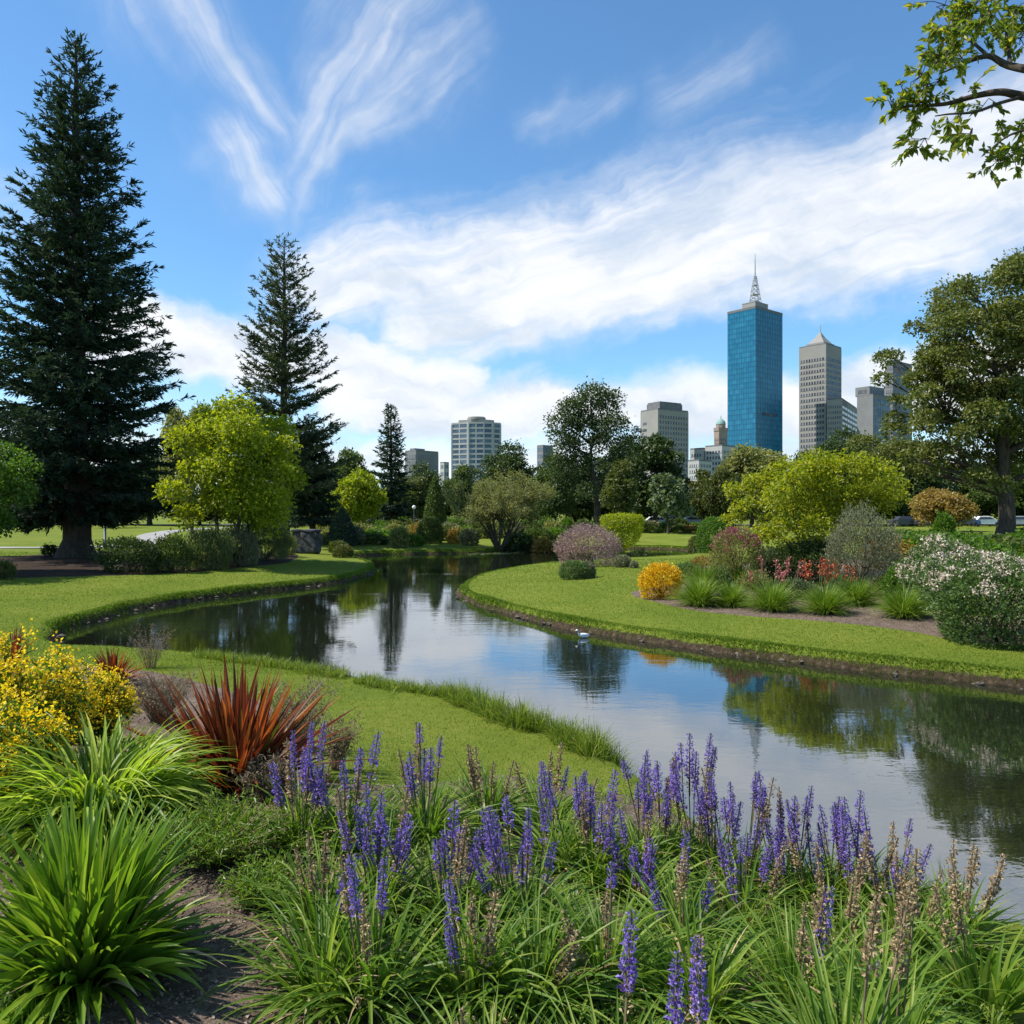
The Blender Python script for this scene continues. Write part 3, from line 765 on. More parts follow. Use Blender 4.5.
for a in [
    ('light_round', 192, 78, 388, 66, 'airy pale tree rising just behind the lime tree and dark conifer'),
    ('yellow_round', 357, 84, 466, 60, 'small rounded yellow green tree beside the slim pointed conifer'),
    ('mid_round', 350, 118, 446, 66, 'dull green tree behind the small yellow green tree'),
    ('olive_round', 408, 112, 470, 52, 'low olive tree below the low grey building'),
    ('dark_round', 418, 128, 462, 60, 'dusky tree below the white apartment tower'),
    ('mid_round', 468, 118, 462, 56, 'dull green tree behind the twiggy fan shaped tree, its city side darker'),
    ('dark_round', 514, 124, 442, 84, 'broad dark green tree rising above the twiggy fan shaped tree'),
    ('mid_round', 555, 108, 452, 60, 'leafy green tree filling the gap under the tall gum'),
    ('dark_tall', 655, 108, 425, 74, 'tall dark green tree in front of the grey office block'),
    ('dark_tall', 625, 120, 430, 60, 'dark tree standing directly behind the tall gum'),
    ('olive_tall', 621, 90, 452, 44, 'narrow pointed olive tree beside the tall gum trunk'),
    ('pale_cone', 668, 86, 459, 44, 'pale silvery green conical tree in front of the dark green one'),
    ('olive_tall', 704, 98, 463, 34, 'slender olive tree under the domed turret'),
    ('dark_tall', 690, 116, 488, 40, 'low dark tree below the domed turret'),
    ('light_round', 752, 104, 435, 88, 'wide soft khaki tree below the blue glass tower'),
    ('olive_round', 722, 96, 462, 50, 'rounded olive tree at the side of the wide khaki tree'),
    ('dark_round', 838, 118, 428, 84, 'dark tree rising behind the golden lime tree under the stone tower'),
    ('dark_round', 800, 122, 450, 60, 'dim tree between the wide khaki tree and the stone tower'),
    ('dark_round', 900, 128, 440, 90, 'deep green tree behind the branching oak, under its lowest limb'),
    ('dark_tall', 960, 132, 455, 90, 'shadowy tree behind the oak trunk'),
    ('mid_round', 1040, 122, 440, 110, 'large green tree behind the oak at the frame edge'),
    ('rust_round', 941, 88, 486, 66, 'small rusty orange tree on the lawn beside the oak'),
    ('dark_round', 150, 125, 452, 110, 'dark tree glimpsed under the branches of the tallest conifer'),
    ('dark_round', 60, 130, 448, 120, 'dark tree behind the trunk of the tallest conifer'),
    ('mid_round', -30, 126, 440, 120, 'green tree behind the round bright green tree'),
    ('olive_round', 250, 110, 476, 80, 'olive tree hidden behind the lime tree'),
    ('dark_round', 300, 122, 455, 80, 'dark tree behind the layered conifer'),
    ('dark_round', 590, 128, 455, 80, 'dim tree in the second row behind the tall gum'),
    ('olive_round', 108, 104, 488, 50, 'low olive tree seen past the thick conifer trunk'),
]: belt_tree(*a)

# evergreen thicket under the belt
for i, (k, px, d, top, w, lab) in enumerate([
    ('dark_round', 335, 124, 492, 70, 'low dark thicket tree behind the dark clipped cone'), ('olive_round', 380, 122, 496, 60, 'low olive thicket tree at the foot of the slim conifer'), ('dark_round', 440, 124, 490, 70, 'low dark thicket tree behind the narrow cypress'),
    ('mid_round', 485, 126, 488, 64, 'low green thicket tree seen through the fan of khaki twigs'), ('dark_round', 530, 122, 486, 70, 'low dark thicket tree right of the fan of khaki twigs'), ('dark_round', 575, 120, 484, 64, 'low dark thicket tree under the gum, on its shaded side'),
    ('mid_round', 612, 122, 490, 56, 'low green thicket tree behind the gum trunk'), ('dark_round', 645, 121, 488, 70, 'low dark thicket tree behind the narrow pointed olive tree'), ('dark_round', 690, 123, 490, 66, 'low dark thicket tree behind the pale conical tree'),
    ('olive_round', 730, 120, 488, 66, 'low olive thicket tree before the wide khaki tree'), ('dark_round', 775, 122, 490, 70, 'low dark thicket tree beneath the wide khaki tree'), ('dark_round', 870, 124, 486, 80, 'low dark thicket tree behind the golden lime tree'),
    ('dark_round', 920, 125, 482, 80, 'low dark thicket tree behind the rusty orange tree'), ('mid_round', 975, 124, 480, 80, 'low green thicket tree left of the oak trunk'), ('dark_round', 1030, 125, 482, 80, 'low dark thicket tree right of the oak trunk'),
    ('mid_round', 200, 122, 494, 80, 'low green thicket tree behind the lime tree stems'), ('dark_round', 250, 124, 490, 70, 'low dark thicket tree on the far side of the lime tree'), ('dark_round', 15, 128, 496, 90, 'low dark thicket tree across the far lawn near the frame edge'), ('mid_round', 110, 128, 498, 80, 'low green thicket tree across the far lawn past the path')]):
    belt_tree(k, px, d, top, w, lab, 'thicket trees at the back of the garden')

# the tall gum
b = GD(597, 95)
cl = px_clumps([(590, 398, 14), (572, 408, 13), (608, 402, 13), (560, 425, 13), (583, 420, 14), (612, 425, 14), (628, 440, 9), (568, 446, 13), (600, 442, 12), (556, 462, 11), (620, 455, 9), (580, 462, 12), (562, 482, 11), (585, 490, 10), (552, 500, 9), (608, 478, 9), (636, 432, 5), (553, 437, 7)], b, 95, 3.4, rng=np.random.default_rng(32))
cl = [(c[0], c[1], c[2], c[3]*1.2, c[4]*1.2) for c in cl]
tree('gum_tree', 'tall open crowned gum with a dark straight trunk above the garden', b, cl, 'dark', 190, 0.32, 0.20, 0.40, 5.5, n_main=14)

# the branching oak
b = GP(1003, 543); d = b[1]
cl = px_clumps([(881, 440, 13), (893, 408, 11), (873, 458, 10), (930, 362, 15), (945, 350, 17), (935, 302, 12), (925, 335, 13), (945, 372, 18), (985, 285, 26), (1015, 275, 24), (955, 312, 20), (975, 318, 22), (1010, 315, 26), (1040, 310, 30), (940, 325, 12), (985, 350, 22), (1020, 355, 26), (1055, 350, 30), (960, 345, 14), (912, 350, 10), (903, 372, 10), (918, 380, 14), (935, 392, 14), (958, 390, 18), (985, 392, 20),
                (1010, 395, 22), (1040, 398, 26), (908, 397, 10), (945, 415, 20), (972, 425, 22), (1000, 430, 22), (1030, 435, 24), (915, 422, 14), (896, 434, 11), (882, 452, 10), (905, 450, 16), (930, 450, 18), (958, 455, 20), (985, 462, 18), (1015, 465, 20), (1045, 460, 24), (920, 472, 13), (895, 468, 10), (948, 480, 13), (1035, 488, 15), (972, 486, 10),
                (1075, 320, 28), (1085, 370, 30), (1095, 420, 28), (1080, 460, 26), (1105, 395, 20), (1060, 290, 22)], b, d, 4.2, flat=0.8, back=0.7, rng=np.random.default_rng(31))
cl = [(c[0], c[1], c[2], c[3]*1.03, c[4]*0.98) for c in cl]
tree('oak_tree', 'large spreading tree with olive brown foliage and a stout grey trunk', b, cl, 'oak', 500, 0.24, 0.17, 0.58, 4.2, 'bark', n_main=18, shell=0.62)

# golden lime tree on the island
b = GP(818, 592); b = GD(820, 29.5); d = 29.5
cl = px_clumps([(815, 465, 20), (835, 470, 20), (790, 470, 17), (770, 482, 17), (855, 478, 20), (880, 488, 16), (898, 498, 12), (750, 492, 14), (738, 505, 10), (745, 520, 11), (775, 503, 20), (803, 490, 22), (830, 495, 22), (858, 500, 20), (880, 508, 12), (762, 535, 14), (790, 525, 20), (820, 520, 20), (845, 520, 16), (735, 488, 8), (780, 545, 14), (808, 545, 16), (835, 540, 14)], b, d, 1.9, flat=0.78)
cl = [(c[0], c[1], c[2], c[3]*1.08, c[4]*1.0) for c in cl]
tree('golden_lime_tree', 'spreading golden lime tree with tiered branches on the island bed', b, cl, 'yellow_leaf', 1500, 0.115, 0.085, 0.10, 0.7, multi=2, lean=(0.2, 0))


# twiggy fan shaped tree by the pond's far end
def fan_tree(label, base, Rw, H):
    rng = np.random.default_rng(77); t = thing('twiggy_tree', label, 'tree', base)
    ch, tips = [], []

    def grow(p, dr, L, r, lev):
        e = p+dr*L; mid = (p+e)/2+rng.normal(size=3)*L*0.05
        ch.append(tube(bez(p, mid, e, 4), np.linspace(r, r*0.62, 4), 6 if lev < 2 else 3))
        if lev == 4: tips.append((p, e)); return
        if lev >= 2: tips.append((p, e))
        for _ in range(3 if lev < 3 else 4):
            nd = nrm(dr+rng.normal(size=3)*np.array([.38, .38, .30])+np.array([0, 0, 0.05-0.06*lev]))
            grow(e if rng.uniform() < .7 else mid, nd, L*rng.uniform(0.62, 0.8), r*0.58, lev+1)
    for k in range(9):
        a = k*0.7+rng.normal()*0.2; tl = rng.uniform(0.25, 1.05)
        grow(np.array([math.cos(a)*.15, math.sin(a)*.15, -0.1]), nrm(np.array([math.cos(a)*tl*Rw/H*1.6, math.sin(a)*tl*Rw/H*1.6, 1.0])), H*0.33, 0.12, 0)
    # keep the outline a dome
    build('trunk', [c+(0,) for c in ch], M['twig'], t, smooth=True)
    pos = []
    for p, e in tips:
        q = rng.uniform(0, 1, 26)[:, None]; pos.append(p*(1-q)+e*q+rng.normal(size=(26, 3))*0.17)
    pos = np.concatenate(pos); n = len(pos)
    ax = rng.normal(size=(n, 3)); ax[:, 2] += .4; no = rng.normal(size=(n, 3)); no[:, 2] += .6
    build('crown', [leaves(pos, ax, no, 0.14*rng.uniform(.7, 1.3, n), 0.075)], M['khaki'], t)
    return t


b = GD(499, 64)
fan_tree('fan shaped tree of fine khaki twigs at the far end of the pond', b, 3.0, 6.7)


# the tree by the photographer whose branches hang into the sky
def near_tree():
    rng = np.random.default_rng(5); base = np.array([8.6, 3.6, gz1(8.6, 3.6)])
    t = thing('overhanging_tree', 'tree beside the bank whose leafy bough hangs into the sky above', 'tree', base)
    ch = []
    loc = lambda p: np.asarray(p)-base
    tr = np.array([[0, 0, -.3], [0, 0, .8], [-.05, .1, 2.5], [0.1, .2, 4.6], [0.05, .5, 6.4], [-.2, .8, 8.4]])
    ch.append(tube(tr, [.42, .27, .24, .21, .16, .07], 10))
    d = 8.2
    pts_px = lambda l, dd: np.array([loc(PX(a, b_, dd+o)) for a, b_, o in l])
    br = []
    b1 = np.concatenate([[tr[3]], pts_px([(1130, 60, -1.0), (1060, 72, -.4), (1010, 66, 0), (988, 56, .1), (960, 65, .2), (940, 74, .3)], d)])
    b2 = np.concatenate([[tr[2]+[0, 0, 1]], pts_px([(1140, 115, -1), (1080, 106, -.3), (1022, 96, 0), (1000, 92, 0), (975, 96, .1), (945, 104, .2), (912, 106, .3), (892, 108, .4)], d)])
    b3 = np.array(list(pts_px([(1022, 97, 0), (1000, 103, -.2), (975, 112, -.3), (950, 114, -.3), (935, 116, -.3)], d)))
    b4 = np.array(list(pts_px([(988, 56, .1), (972, 42, .3), (955, 32, .5), (945, 18, .6)], d)))
    b5 = np.concatenate([[tr[4]], pts_px([(1120, -40, -.6), (1050, -25, 0), (990, -12, .3), (950, 2, .5)], d)])
    b6 = np.array(list(pts_px([(1080, 106, -.3), (1040, 125, -.5), (1010, 135, -.6), (992, 148, -.6)], d)))
    b7 = np.array(list(pts_px([(1010, 66, 0), (1008, 45, .3), (1003, 20, .5), (990, 0, .6)], d)))
    for p, r in ((b1, .075), (b2, .07), (b3, .022), (b4, .022), (b5, .075), (b6, .02), (b7, .022)):
        p = catmull_open(p, 4); ch.append(tube(p, np.linspace(r, .006, len(p)), 6)); br.append(p)
    pos, ax, no = [], [], []

    def spray(c, r, n):
        nt = max(2, n//13)
        for _ in range(nt):
            s = c+rng.normal(size=3)*r*0.42; e = s+nrm(rng.normal(size=3)+np.array([-.3, 0, -.25]))*rng.uniform(.12, .26)
            ch.append(tube(bez(c, (c+s)/2, s, 3), [.006, .005, .004], 3)); ch.append(tube(bez(s, (s+e)/2+[0, 0, .03], e, 4), [.004, .004, .003, .002], 3))
            q = rng.uniform(0.1, 1, 13)[:, None]; pos.append(s*(1-q)+e*q)
            a = (e-s)[None]/np.linalg.norm(e-s)+rng.normal(size=(13, 3))*.65; a[:, 2] -= .35; ax.append(a)
            nn = rng.normal(size=(13, 3))*.6; nn[:, 2] += .6; no.append(nn)
    for l in [(905, 95, 14, 60), (892, 108, 10, 44), (915, 118, 14, 54), (928, 102, 13, 50), (922, 75, 14, 70), (940, 60, 14, 70), (930, 84, 12, 54), (950, 45, 14, 74), (962, 58, 12, 52), (948, 30, 14, 64), (960, 20, 14, 70), (975, 30, 13, 60), (990, 15, 16, 84), (1005, 30, 15, 76), (1015, 12, 16, 84), (1020, 38, 12, 54), (975, 5, 14, 70), (945, 5, 10, 40), (925, 138, 12, 44), (918, 148, 8, 28), (947, 118, 9, 30), (960, 100, 9, 30), (972, 128, 11, 36), (955, 142, 9, 28), (980, 110, 8, 24), (1005, 125, 9, 30), (1000, 160, 11, 44), (1015, 150, 12, 48), (993, 165, 7, 24), (1022, 125, 8, 28), (1030, 140, 12, 50), (1018, 165, 6, 22), (968, 92, 7, 20)]:
        spray(loc(PX(l[0], l[1], d+rng.uniform(-.4, .5))), l[2]*d/FP, int(l[3]*1.7))
    # the rest of the crown, outside the photograph
    for _ in range(60):
        u = nrm(rng.normal(size=3)); c = np.array([1.2, .2, 7.2])+u*np.array([2.6, 3.0, 2.4])*rng.uniform(.5, 1); w = c+base
        if w[1] > 0 and abs(w[0])/max(w[1], .1) < .72 and w[2] < CH+w[1]*.8: continue
        spray(c, .6, 70); k = tr[3+int(rng.integers(3))]; ch.append(tube(bez(k, (k+c)/2+[0, 0, .3], c, 5), np.linspace(.05, .008, 5), 5))
    pos = np.concatenate(pos); n = len(pos); s = rng.uniform(.7, 1.3, n)
    m = leafmat('bough_leaf', (0.09, 0.14, 0.018), (0.18, 0.23, 0.03), (0.38, 0.33, 0.045), tr=0.52)
    build('trunk', [c+(0,) for c in ch], M['bark'], t, smooth=True)
    build('crown', [leaves(pos, np.concatenate(ax), np.concatenate(no), .088*s, .044*s, .12)], m, t)


near_tree()


# ------------------------------------------------------------------ shrubs
def shrub(name, label, base, w, h, leaf, n, L, W, up=0.2, depth=None, lobes=9, group=None, flower=None, fn=0, fL=0.06, cat='shrub', seed=None, rough=1.0, fz=0.35, part='foliage', stems=True, f_name='blossoms', fringe=0.0):
    """dome of leaves over a bundle of stems; flower adds blossoms on the outside as a part"""
    rng = np.random.default_rng(seed if seed is not None else abs(hash(label)) % 9999 if False else sum(map(ord, label)))
    t = thing(name, label, cat, base, 0, group); rx, ry = w/2, (depth or w*0.8)/2
    # lobes: directions that bulge
    ld = nrm(np.c_[rng.normal(size=(lobes, 2)), np.abs(rng.normal(size=lobes))*0.8]); la = rng.uniform(0.05, 0.22, lobes)*rough

    def skin(m):
        u = nrm(rng.normal(size=(m, 3))); u[:, 2] = np.abs(u[:, 2])*1.15-0.15; u = nrm(u)
        b = 1-0.16*rough+(la[None]*np.exp(-((1-u@ld.T)/0.12))).sum(1)
        return u, b
    u, bl = skin(n); f = bl*rng.uniform(0.18, 1, n)**0.33*(1+0.05*rng.normal(size=n))
    zc = h*0.42
    p = np.c_[u[:, 0]*f*rx, u[:, 1]*f*ry, zc+u[:, 2]*f*(h-zc)]
    lo = rng.uniform(size=n) < 0.30                       # the skirt, down to the ground
    hd = nrm(rng.normal(size=(n, 2))); qz = rng.uniform(0, 1, n); fr = rng.uniform(.35, 1, n)**.4*(0.80+0.20*qz)
    sk = np.c_[hd[:, 0]*fr*rx, hd[:, 1]*fr*ry, qz*zc*1.1]
    if rough >= .5:                                       # loose sprigs past the outline
        ns = int(24+20*rough); du, db = skin(ns); si = rng.integers(ns, size=n); sp = (rng.uniform(size=n) < .16) & ~lo; rad = db[si]*rng.uniform(.80, 1.0+.20*rough, n)
        sx = np.c_[du[si, 0]*rad*rx, du[si, 1]*rad*ry, zc+du[si, 2]*rad*(h-zc)]+rng.normal(size=(n, 3))*L*.45; p = np.where(sp[:, None], sx, p)
    p = np.where(lo[:, None], sk, p); u = np.where(lo[:, None], np.c_[hd, np.full(n, .1)], u)
    p[:, 2] = np.maximum(p[:, 2], 0.02)
    a = u*(1-up)+rng.normal(size=(n, 3))*0.45*(1-up*0.5); a[:, 2] += up*1.4
    no = u*0.7+rng.normal(size=(n, 3))*0.5; no[:, 2] += 0.4
    s = rng.uniform(0.65, 1.35, n)
    if stems:
        ch = []
        for _ in range(14):
            v, bb = skin(1); e = np.array([v[0, 0]*rx*.8, v[0, 1]*ry*.8, zc+max(v[0, 2], .1)*(h-zc)*.85])
            ch.append(tube(bez((rng.normal()*w*.04, rng.normal()*w*.04, -.05), (e[0]*.35, e[1]*.35, e[2]*.6), e, 5), np.linspace(.018+.008*h, .005, 5), 4)+(0,))
        build('stem', ch, M['twig'], t, smooth=True)
    build(part, [leaves(p, a, no, L*s, W*s)], M[leaf], t)
    if flower:
        u, bl = skin(fn*5); k = (u[:, 2] > fz) & (np.sin(u[:, 0]*7+1)*np.sin(u[:, 1]*6)+.6*np.sin(u[:, 0]*13-u[:, 2]*9)+rng.normal(size=fn*5)*.5 > -.1); u, bl = u[k][:fn], bl[k][:fn]; m = len(u)
        f = bl*rng.uniform(0.93, 1.07, m)
        p = np.c_[u[:, 0]*f*rx, u[:, 1]*f*ry, zc+u[:, 2]*f*(h-zc)]
        q = np.repeat(p, 4, 0)+rng.normal(size=(m*4, 3))*fL*.45
        build(f_name, [leaves(q, rng.normal(size=(m*4, 3))+np.array([0, 0, .6]), rng.normal(size=(m*4, 3))+np.array([0, 0, .8]), fL*rng.uniform(.6, 1.3, m*4), fL*.8)], M[flower], t)
    return t


def PW(px, py, wpx, hpx, dep=None):
    b = GP(px, py); return b, wpx*b[1]/FP, hpx*b[1]/FP


def sh(name, label, px, py, wpx, hpx, leaf, n, L, W, **kw):
    b, w, h = PW(px, py, wpx, hpx)
    return shrub(name, label, b+np.array([0, w*0.3, 0]), w, h, leaf, n, L, W, **kw)


g = 'shrubs along the far bank'
sh('shrub', 'dark green low shrub beside the thick conifer trunk', 122, 574, 62, 36, 'dark', 5200, .12, .06, group=g)
sh('shrub', 'mid green shrub next to the dark low shrub by the conifer', 165, 573, 46, 36, 'mid', 4200, .12, .05, up=.5, group=g)
sh('feathery_shrub', 'feathery pale green shrub, palest of the row under the lime tree', 205, 571, 46, 38, 'feather', 6800, .16, .03, up=.75, group=g)
sh('feathery_shrub', 'second feathery shrub, greyer, in front of the lime tree stems', 236, 567, 42, 36, 'greygreen', 6000, .16, .03, up=.75, group=g)
sh('feathery_shrub', 'tall arching green shrub at the foot of the lime tree', 262, 561, 52, 40, 'feather', 7000, .16, .03, up=.8, group=g)
sh('feathery_shrub', 'brownish grassy shrub at the lime tree row end beside the stone block', 281, 557, 28, 24, 'khaki', 3600, .15, .03, up=.8, group=g)
sh('shrub', 'small olive plant on the mulch edge below the round bright green tree', 0, 580, 22, 18, 'olive', 900, .12, .05, up=.5, group=g)
sh('shrub', 'low dull plant on the mulch in front of the park path', 47, 556, 14, 10, 'dark', 500, .14, .07, group=g)
# clipped shapes
def clipped(name, label, base, prof, leaf, n, L, group=None, stem_h=0.0):
    """topiary: leaves on the skin of a turned profile of (radius, height) points"""
    rng = np.random.default_rng(sum(map(ord, label))); t = thing(name, label, 'topiary', base, 0, group)
    pr = np.array(prof, float); seg = np.linalg.norm(np.diff(pr, axis=0), axis=1)*(pr[1:, 0]+pr[:-1, 0]+.02); i = rng.choice(len(seg), n, p=seg/seg.sum()); q = rng.uniform(size=n)[:, None]
    rz = pr[i]*(1-q)+pr[i+1]*q; dr = pr[i+1]-pr[i]; th = rng.uniform(0, 6.283, n); jit = rng.normal(size=n)*L*.35-np.abs(rng.normal(size=n))*L*.5
    nr = nrm(np.stack([dr[:, 1], -dr[:, 0]], 1))
    r = rz[:, 0]+nr[:, 0]*jit; z = rz[:, 1]+nr[:, 1]*jit
    no = np.c_[np.cos(th)*nr[:, 0], np.sin(th)*nr[:, 0], nr[:, 1]]
    p = np.c_[np.cos(th)*r, np.sin(th)*r, np.maximum(z, .02)]
    build('foliage', [leaves(p, no*.5+rng.normal(size=(n, 3))*.6+np.array([0, 0, .3]), no+rng.normal(size=(n, 3))*.5, L*rng.uniform(.7, 1.3, n), L*.6)], M[leaf], t)
    core = pr.copy(); core[:, 0] = np.maximum(core[:, 0]*.72, .01); core[:, 1] = core[:, 1]*.97
    build('trunk', [tube([(0, 0, -.1), (0, 0, pr[:, 1].max()*.5), (0.02, 0, pr[:, 1].max()*.9)], [.06, .05, .02], 8)+(0,)], M['bark'], t, smooth=True)
    return t


def cone(w, h): return [(w*.40, 0.02), (w*.5, h*.1), (w*.46, h*.3), (w*.34, h*.58), (w*.19, h*.82), (w*.07, h*.95), (0.01, h)]
def dome(w, h): return [(w*.42, 0.02), (w*.5, h*.28), (w*.49, h*.5), (w*.42, h*.75), (w*.28, h*.93), (w*.12, h*.99), (0.01, h)]


b, w, h = PW(342, 546, 28, 38); clipped('clipped_cone', 'dark clipped cone bush beside the grey stone block', b, cone(w, h), 'needle_dark', 5000, .15)
b = GD(435, 78); clipped('clipped_cone', 'tall narrow green cypress behind the round bush', b, cone(23*78/FP, (CH-b[2])+(512-476)*78/FP), 'mid', 6000, .2)
b, w, h = PW(343, 557.5, 20, 12); clipped('clipped_mound', 'small clipped mound on the far bank near the dark cone', b, dome(w, h), 'olive', 2600, .1)
b = GD(430, 67); clipped('clipped_mound', 'rounded leafy green bush before the narrow cypress', b, dome(25*67/FP, 25*67/FP), 'mid', 3600, .16)
b, w, h = PW(574, 579, 36, 17); clipped('clipped_mound', 'low clipped green cushion, larger lobe, on the island lawn', b, dome(w*.8, h), 'leafgreen', 4200, .07)
clipped('clipped_mound', 'grey green smaller lobe touching the low clipped cushion on the lawn', b+np.array([w*.36, .35, 0]), dome(w*.5, h*.95), 'greygreen', 2600, .07)
b, w, h = PW(622, 567, 18, 11); clipped('clipped_mound', 'small grey mound between the mauve dome and the golden bush', b, dome(w, h), 'greygreen', 2400, .08)
b, w, h = PW(634, 568, 8, 6); clipped('clipped_mound', 'tiny grey cushion at the foot of the small grey mound', b, dome(w, h), 'greygreen', 900, .07)
b = GD(622, 51); k = 51/FP
clipped('clipped_topiary', 'flat topped topiary shaped like a mushroom behind the mauve dome', b, [(.16, 0.02), (.2, 8*k), (8*k, 12*k), (15*k, 17*k), (18.5*k, 24*k), (20.5*k, 32*k), (21*k, 38*k), (19.5*k, 41.5*k), (9*k, 42.6*k), (.01, 43*k)], 'lime', 5200, .14)
b = GD(713, 56); k = 56/FP
clipped('clipped_topiary', 'rounded trimmed yellow green hedge bush beyond the golden bush', b, dome(32*k, (CH-b[2])-6*k), 'fresh', 4200, .15)
clipped('clipped_mound', 'low companion bush behind the rounded trimmed hedge bush', GD(700, 60), dome(1.7, 1.75), 'olive', 2600, .15)

# mauve dome
b, w, h = PW(589, 567, 68, 41)
shrub('mauve_shrub', 'dome shaped mauve pink bush on a short dark trunk at the pond', b+np.array([0, w*.3, 0]), w, h, 'mauve', 9000, .085, .045, lobes=14, rough=.35, depth=w)
sh('golden_shrub', 'glowing golden orange bush at the tip of the island bed', 663, 600, 46, 37, 'gold', 7500, .06, .035, up=.3, rough=.6)
sh('flowering_shrub', 'tall loose shrub with magenta and pink flower tops on the island', 742, 588, 58, 62, 'khaki', 6500, .08, .035, up=.4, flower='magenta', fn=260, fL=.065, fz=.35)
sh('flowering_shrub', 'faded pinkish brown shrub in front of the magenta topped shrub', 728, 578, 34, 30, 'rust', 2600, .08, .03, up=.5)
sh('shrub', 'dark leafy shrub under the golden lime tree', 812, 586, 74, 46, 'dark', 8500, .085, .055, lobes=8)
sh('shrub', 'light green leafy shrub at the left foot of the golden lime tree', 772, 584, 40, 36, 'pale', 3600, .08, .05)
sh('grey_shrub', 'large twiggy grey green shrub with upright shoots beside the golden lime tree', 872, 592, 78, 80, 'greygreen', 14000, .07, .026, up=.65, rough=.7)
sh('shrub', 'yellow green leafy shrub between grey shrub and pale flowers', 915, 604, 52, 42, 'fresh', 3800, .08, .05)
sh('pale_flower_shrub', 'broad bush with creamy pink flower heads behind the larger white flowered one', 955, 612, 80, 66, 'leafgreen', 9500, .075, .045, flower='pinkwhite', fn=620, fL=.055, fz=.05, rough=1.1, lobes=12)
b = GD(1012, 16.2); k = 16.2/FP
shrub('pale_flower_shrub', 'big leafy bush topped with creamy pink flowers at the island edge', b+np.array([.35, .9, 0]), 138*k, 92*k, 'leafgreen', 21000, .07, .045, flower='pinkwhite', fn=950, fL=.05, fz=.3, rough=1.1, lobes=14, depth=2.6)
sh('rust_shrub', 'low rusty orange flowers behind the golden bush', 706, 572, 30, 14, 'rust', 1500, .09, .04)

# ------------------------------------------------------------------ grass tufts and flowers on the island


def tuft(label, px, py, wpx, hpx, name='grass_tuft', leaf='tuft', n=1300, cat='ornamental grass', group='grass tufts in the island bed', seed=0):
    b, w, h = PW(px, py, wpx, hpx); rng = np.random.default_rng(seed+int(px))
    t = thing(name, label, cat, b+np.array([0, w*.2, 0]), 0, group)
    build('blades', [blades(rng, n, w*.13, (h*.62, h*1.1), (.009, .017), (22, 92), (15, 75), 5, 0, .6)], M[leaf], t)
    return t


for a in [('bushy grass tuft nearest the golden bush', 701, 607, 46, 34), ('small grass tuft second from the golden bush', 733, 607, 34, 28), ('wide grass tuft below the pink flower spikes', 775, 612, 52, 36),
          ('grass tuft below the red flower spikes', 829, 615, 46, 34), ('grass tuft below the twiggy grey shrub', 859, 606, 40, 32), ('lone grass tuft on the mulch before the pale flowers', 908, 619, 42, 36),
          ('hazy grass tuft behind the one nearest the golden bush', 706, 590, 40, 28), ('hazy grass tuft behind the wide tuft, before the magenta shrub', 746, 588, 40, 26)]: tuft(*a)


def spike_flower(name, label, px, py, hpx, n, mat, group=None):
    b = GP(px, py); h = hpx*b[1]/FP; rng = np.random.default_rng(int(px))
    t = thing(name, label, 'flower', b, 0, group)
    build('leaves', [blades(rng, 40, .12, (h*.4, h*.75), (.03, .05), (50, 90), (10, 50), 4, .2)], M['mid'], t)
    for i in range(n):
        x, y = rng.normal()*.42, rng.normal()*.25; hh = h*rng.uniform(.7, 1.1); m = 30
        q = rng.uniform(.62, 1, m); pos = np.c_[x+rng.normal(size=m)*.035, y+rng.normal(size=m)*.035, q*hh]
        s = build('flower_spike', [leaves(pos, rng.normal(size=(m, 3))+[0, 0, .4], rng.normal(size=(m, 3)), .075, .05)+(0,), tube([(x*.9, y*.9, hh*.58), (x, y, hh*.98)], [.008, .005], 4)+(0,)], M[mat], t)
        build('stem', [tube([(x*.4, y*.4, 0), (x*.8, y*.8, hh*.5), (x, y, hh)], [.012, .01, .006], 5)+(0,)], M['stem_green'], s)


spike_flower('canna_plant', 'clump of scarlet flower spikes under the golden lime tree', 818, 604, 44, 12, 'redflower')
spike_flower('canna_plant', 'clump of faded pink flower spikes behind the wide grass tuft', 770, 600, 40, 10, 'pinkred')

for a in [('low green filler plant behind the small grass tuft', 720, 590, 34, 20, 'leafgreen'), ('low pale plant between the wide tuft and the red flowers', 801, 600, 36, 20, 'pale'), ('low leafy plant right of the red flower spikes', 846, 596, 32, 20, 'leafgreen'), ('dull low plant behind the lone grass tuft', 893, 600, 34, 22, 'olive'), ('straw coloured low plant at the foot of the magenta shrub', 756, 592, 34, 18, 'khaki'), ('small leafy plant behind the golden bush', 690, 580, 30, 16, 'leafgreen')]:
    sh('low_plant', a[0], a[1], a[2], a[3], a[4], a[5], 1500, .08, .035, up=.5, rough=1.3, group='low filler plants in the island bed')

# ------------------------------------------------------------------ garden beds beyond the pond
rngb = np.random.default_rng(21)
small_kinds = [('mid', 'green'), ('olive', 'olive'), ('fresh', 'bright green'), ('khaki', 'straw coloured'), ('rust', 'rusty'), ('dark', 'dark green'), ('greygreen', 'grey green')]
protos = {}


def small_bush(kind, loc, w, h, label, group):
    if kind not in protos:
        protos[kind] = shrub('bed_bush', label, loc, 1.6, 1.0, kind, 1500, .15, .085, group=group, stems=False, lobes=7, rough=1.2)
        protos[kind].scale = (w/1.6, w/1.6, h)
    else: dup(protos[kind], loc, float(rngb.uniform(0, 6.28)), (w/1.6, w/1.6, h), label, group)


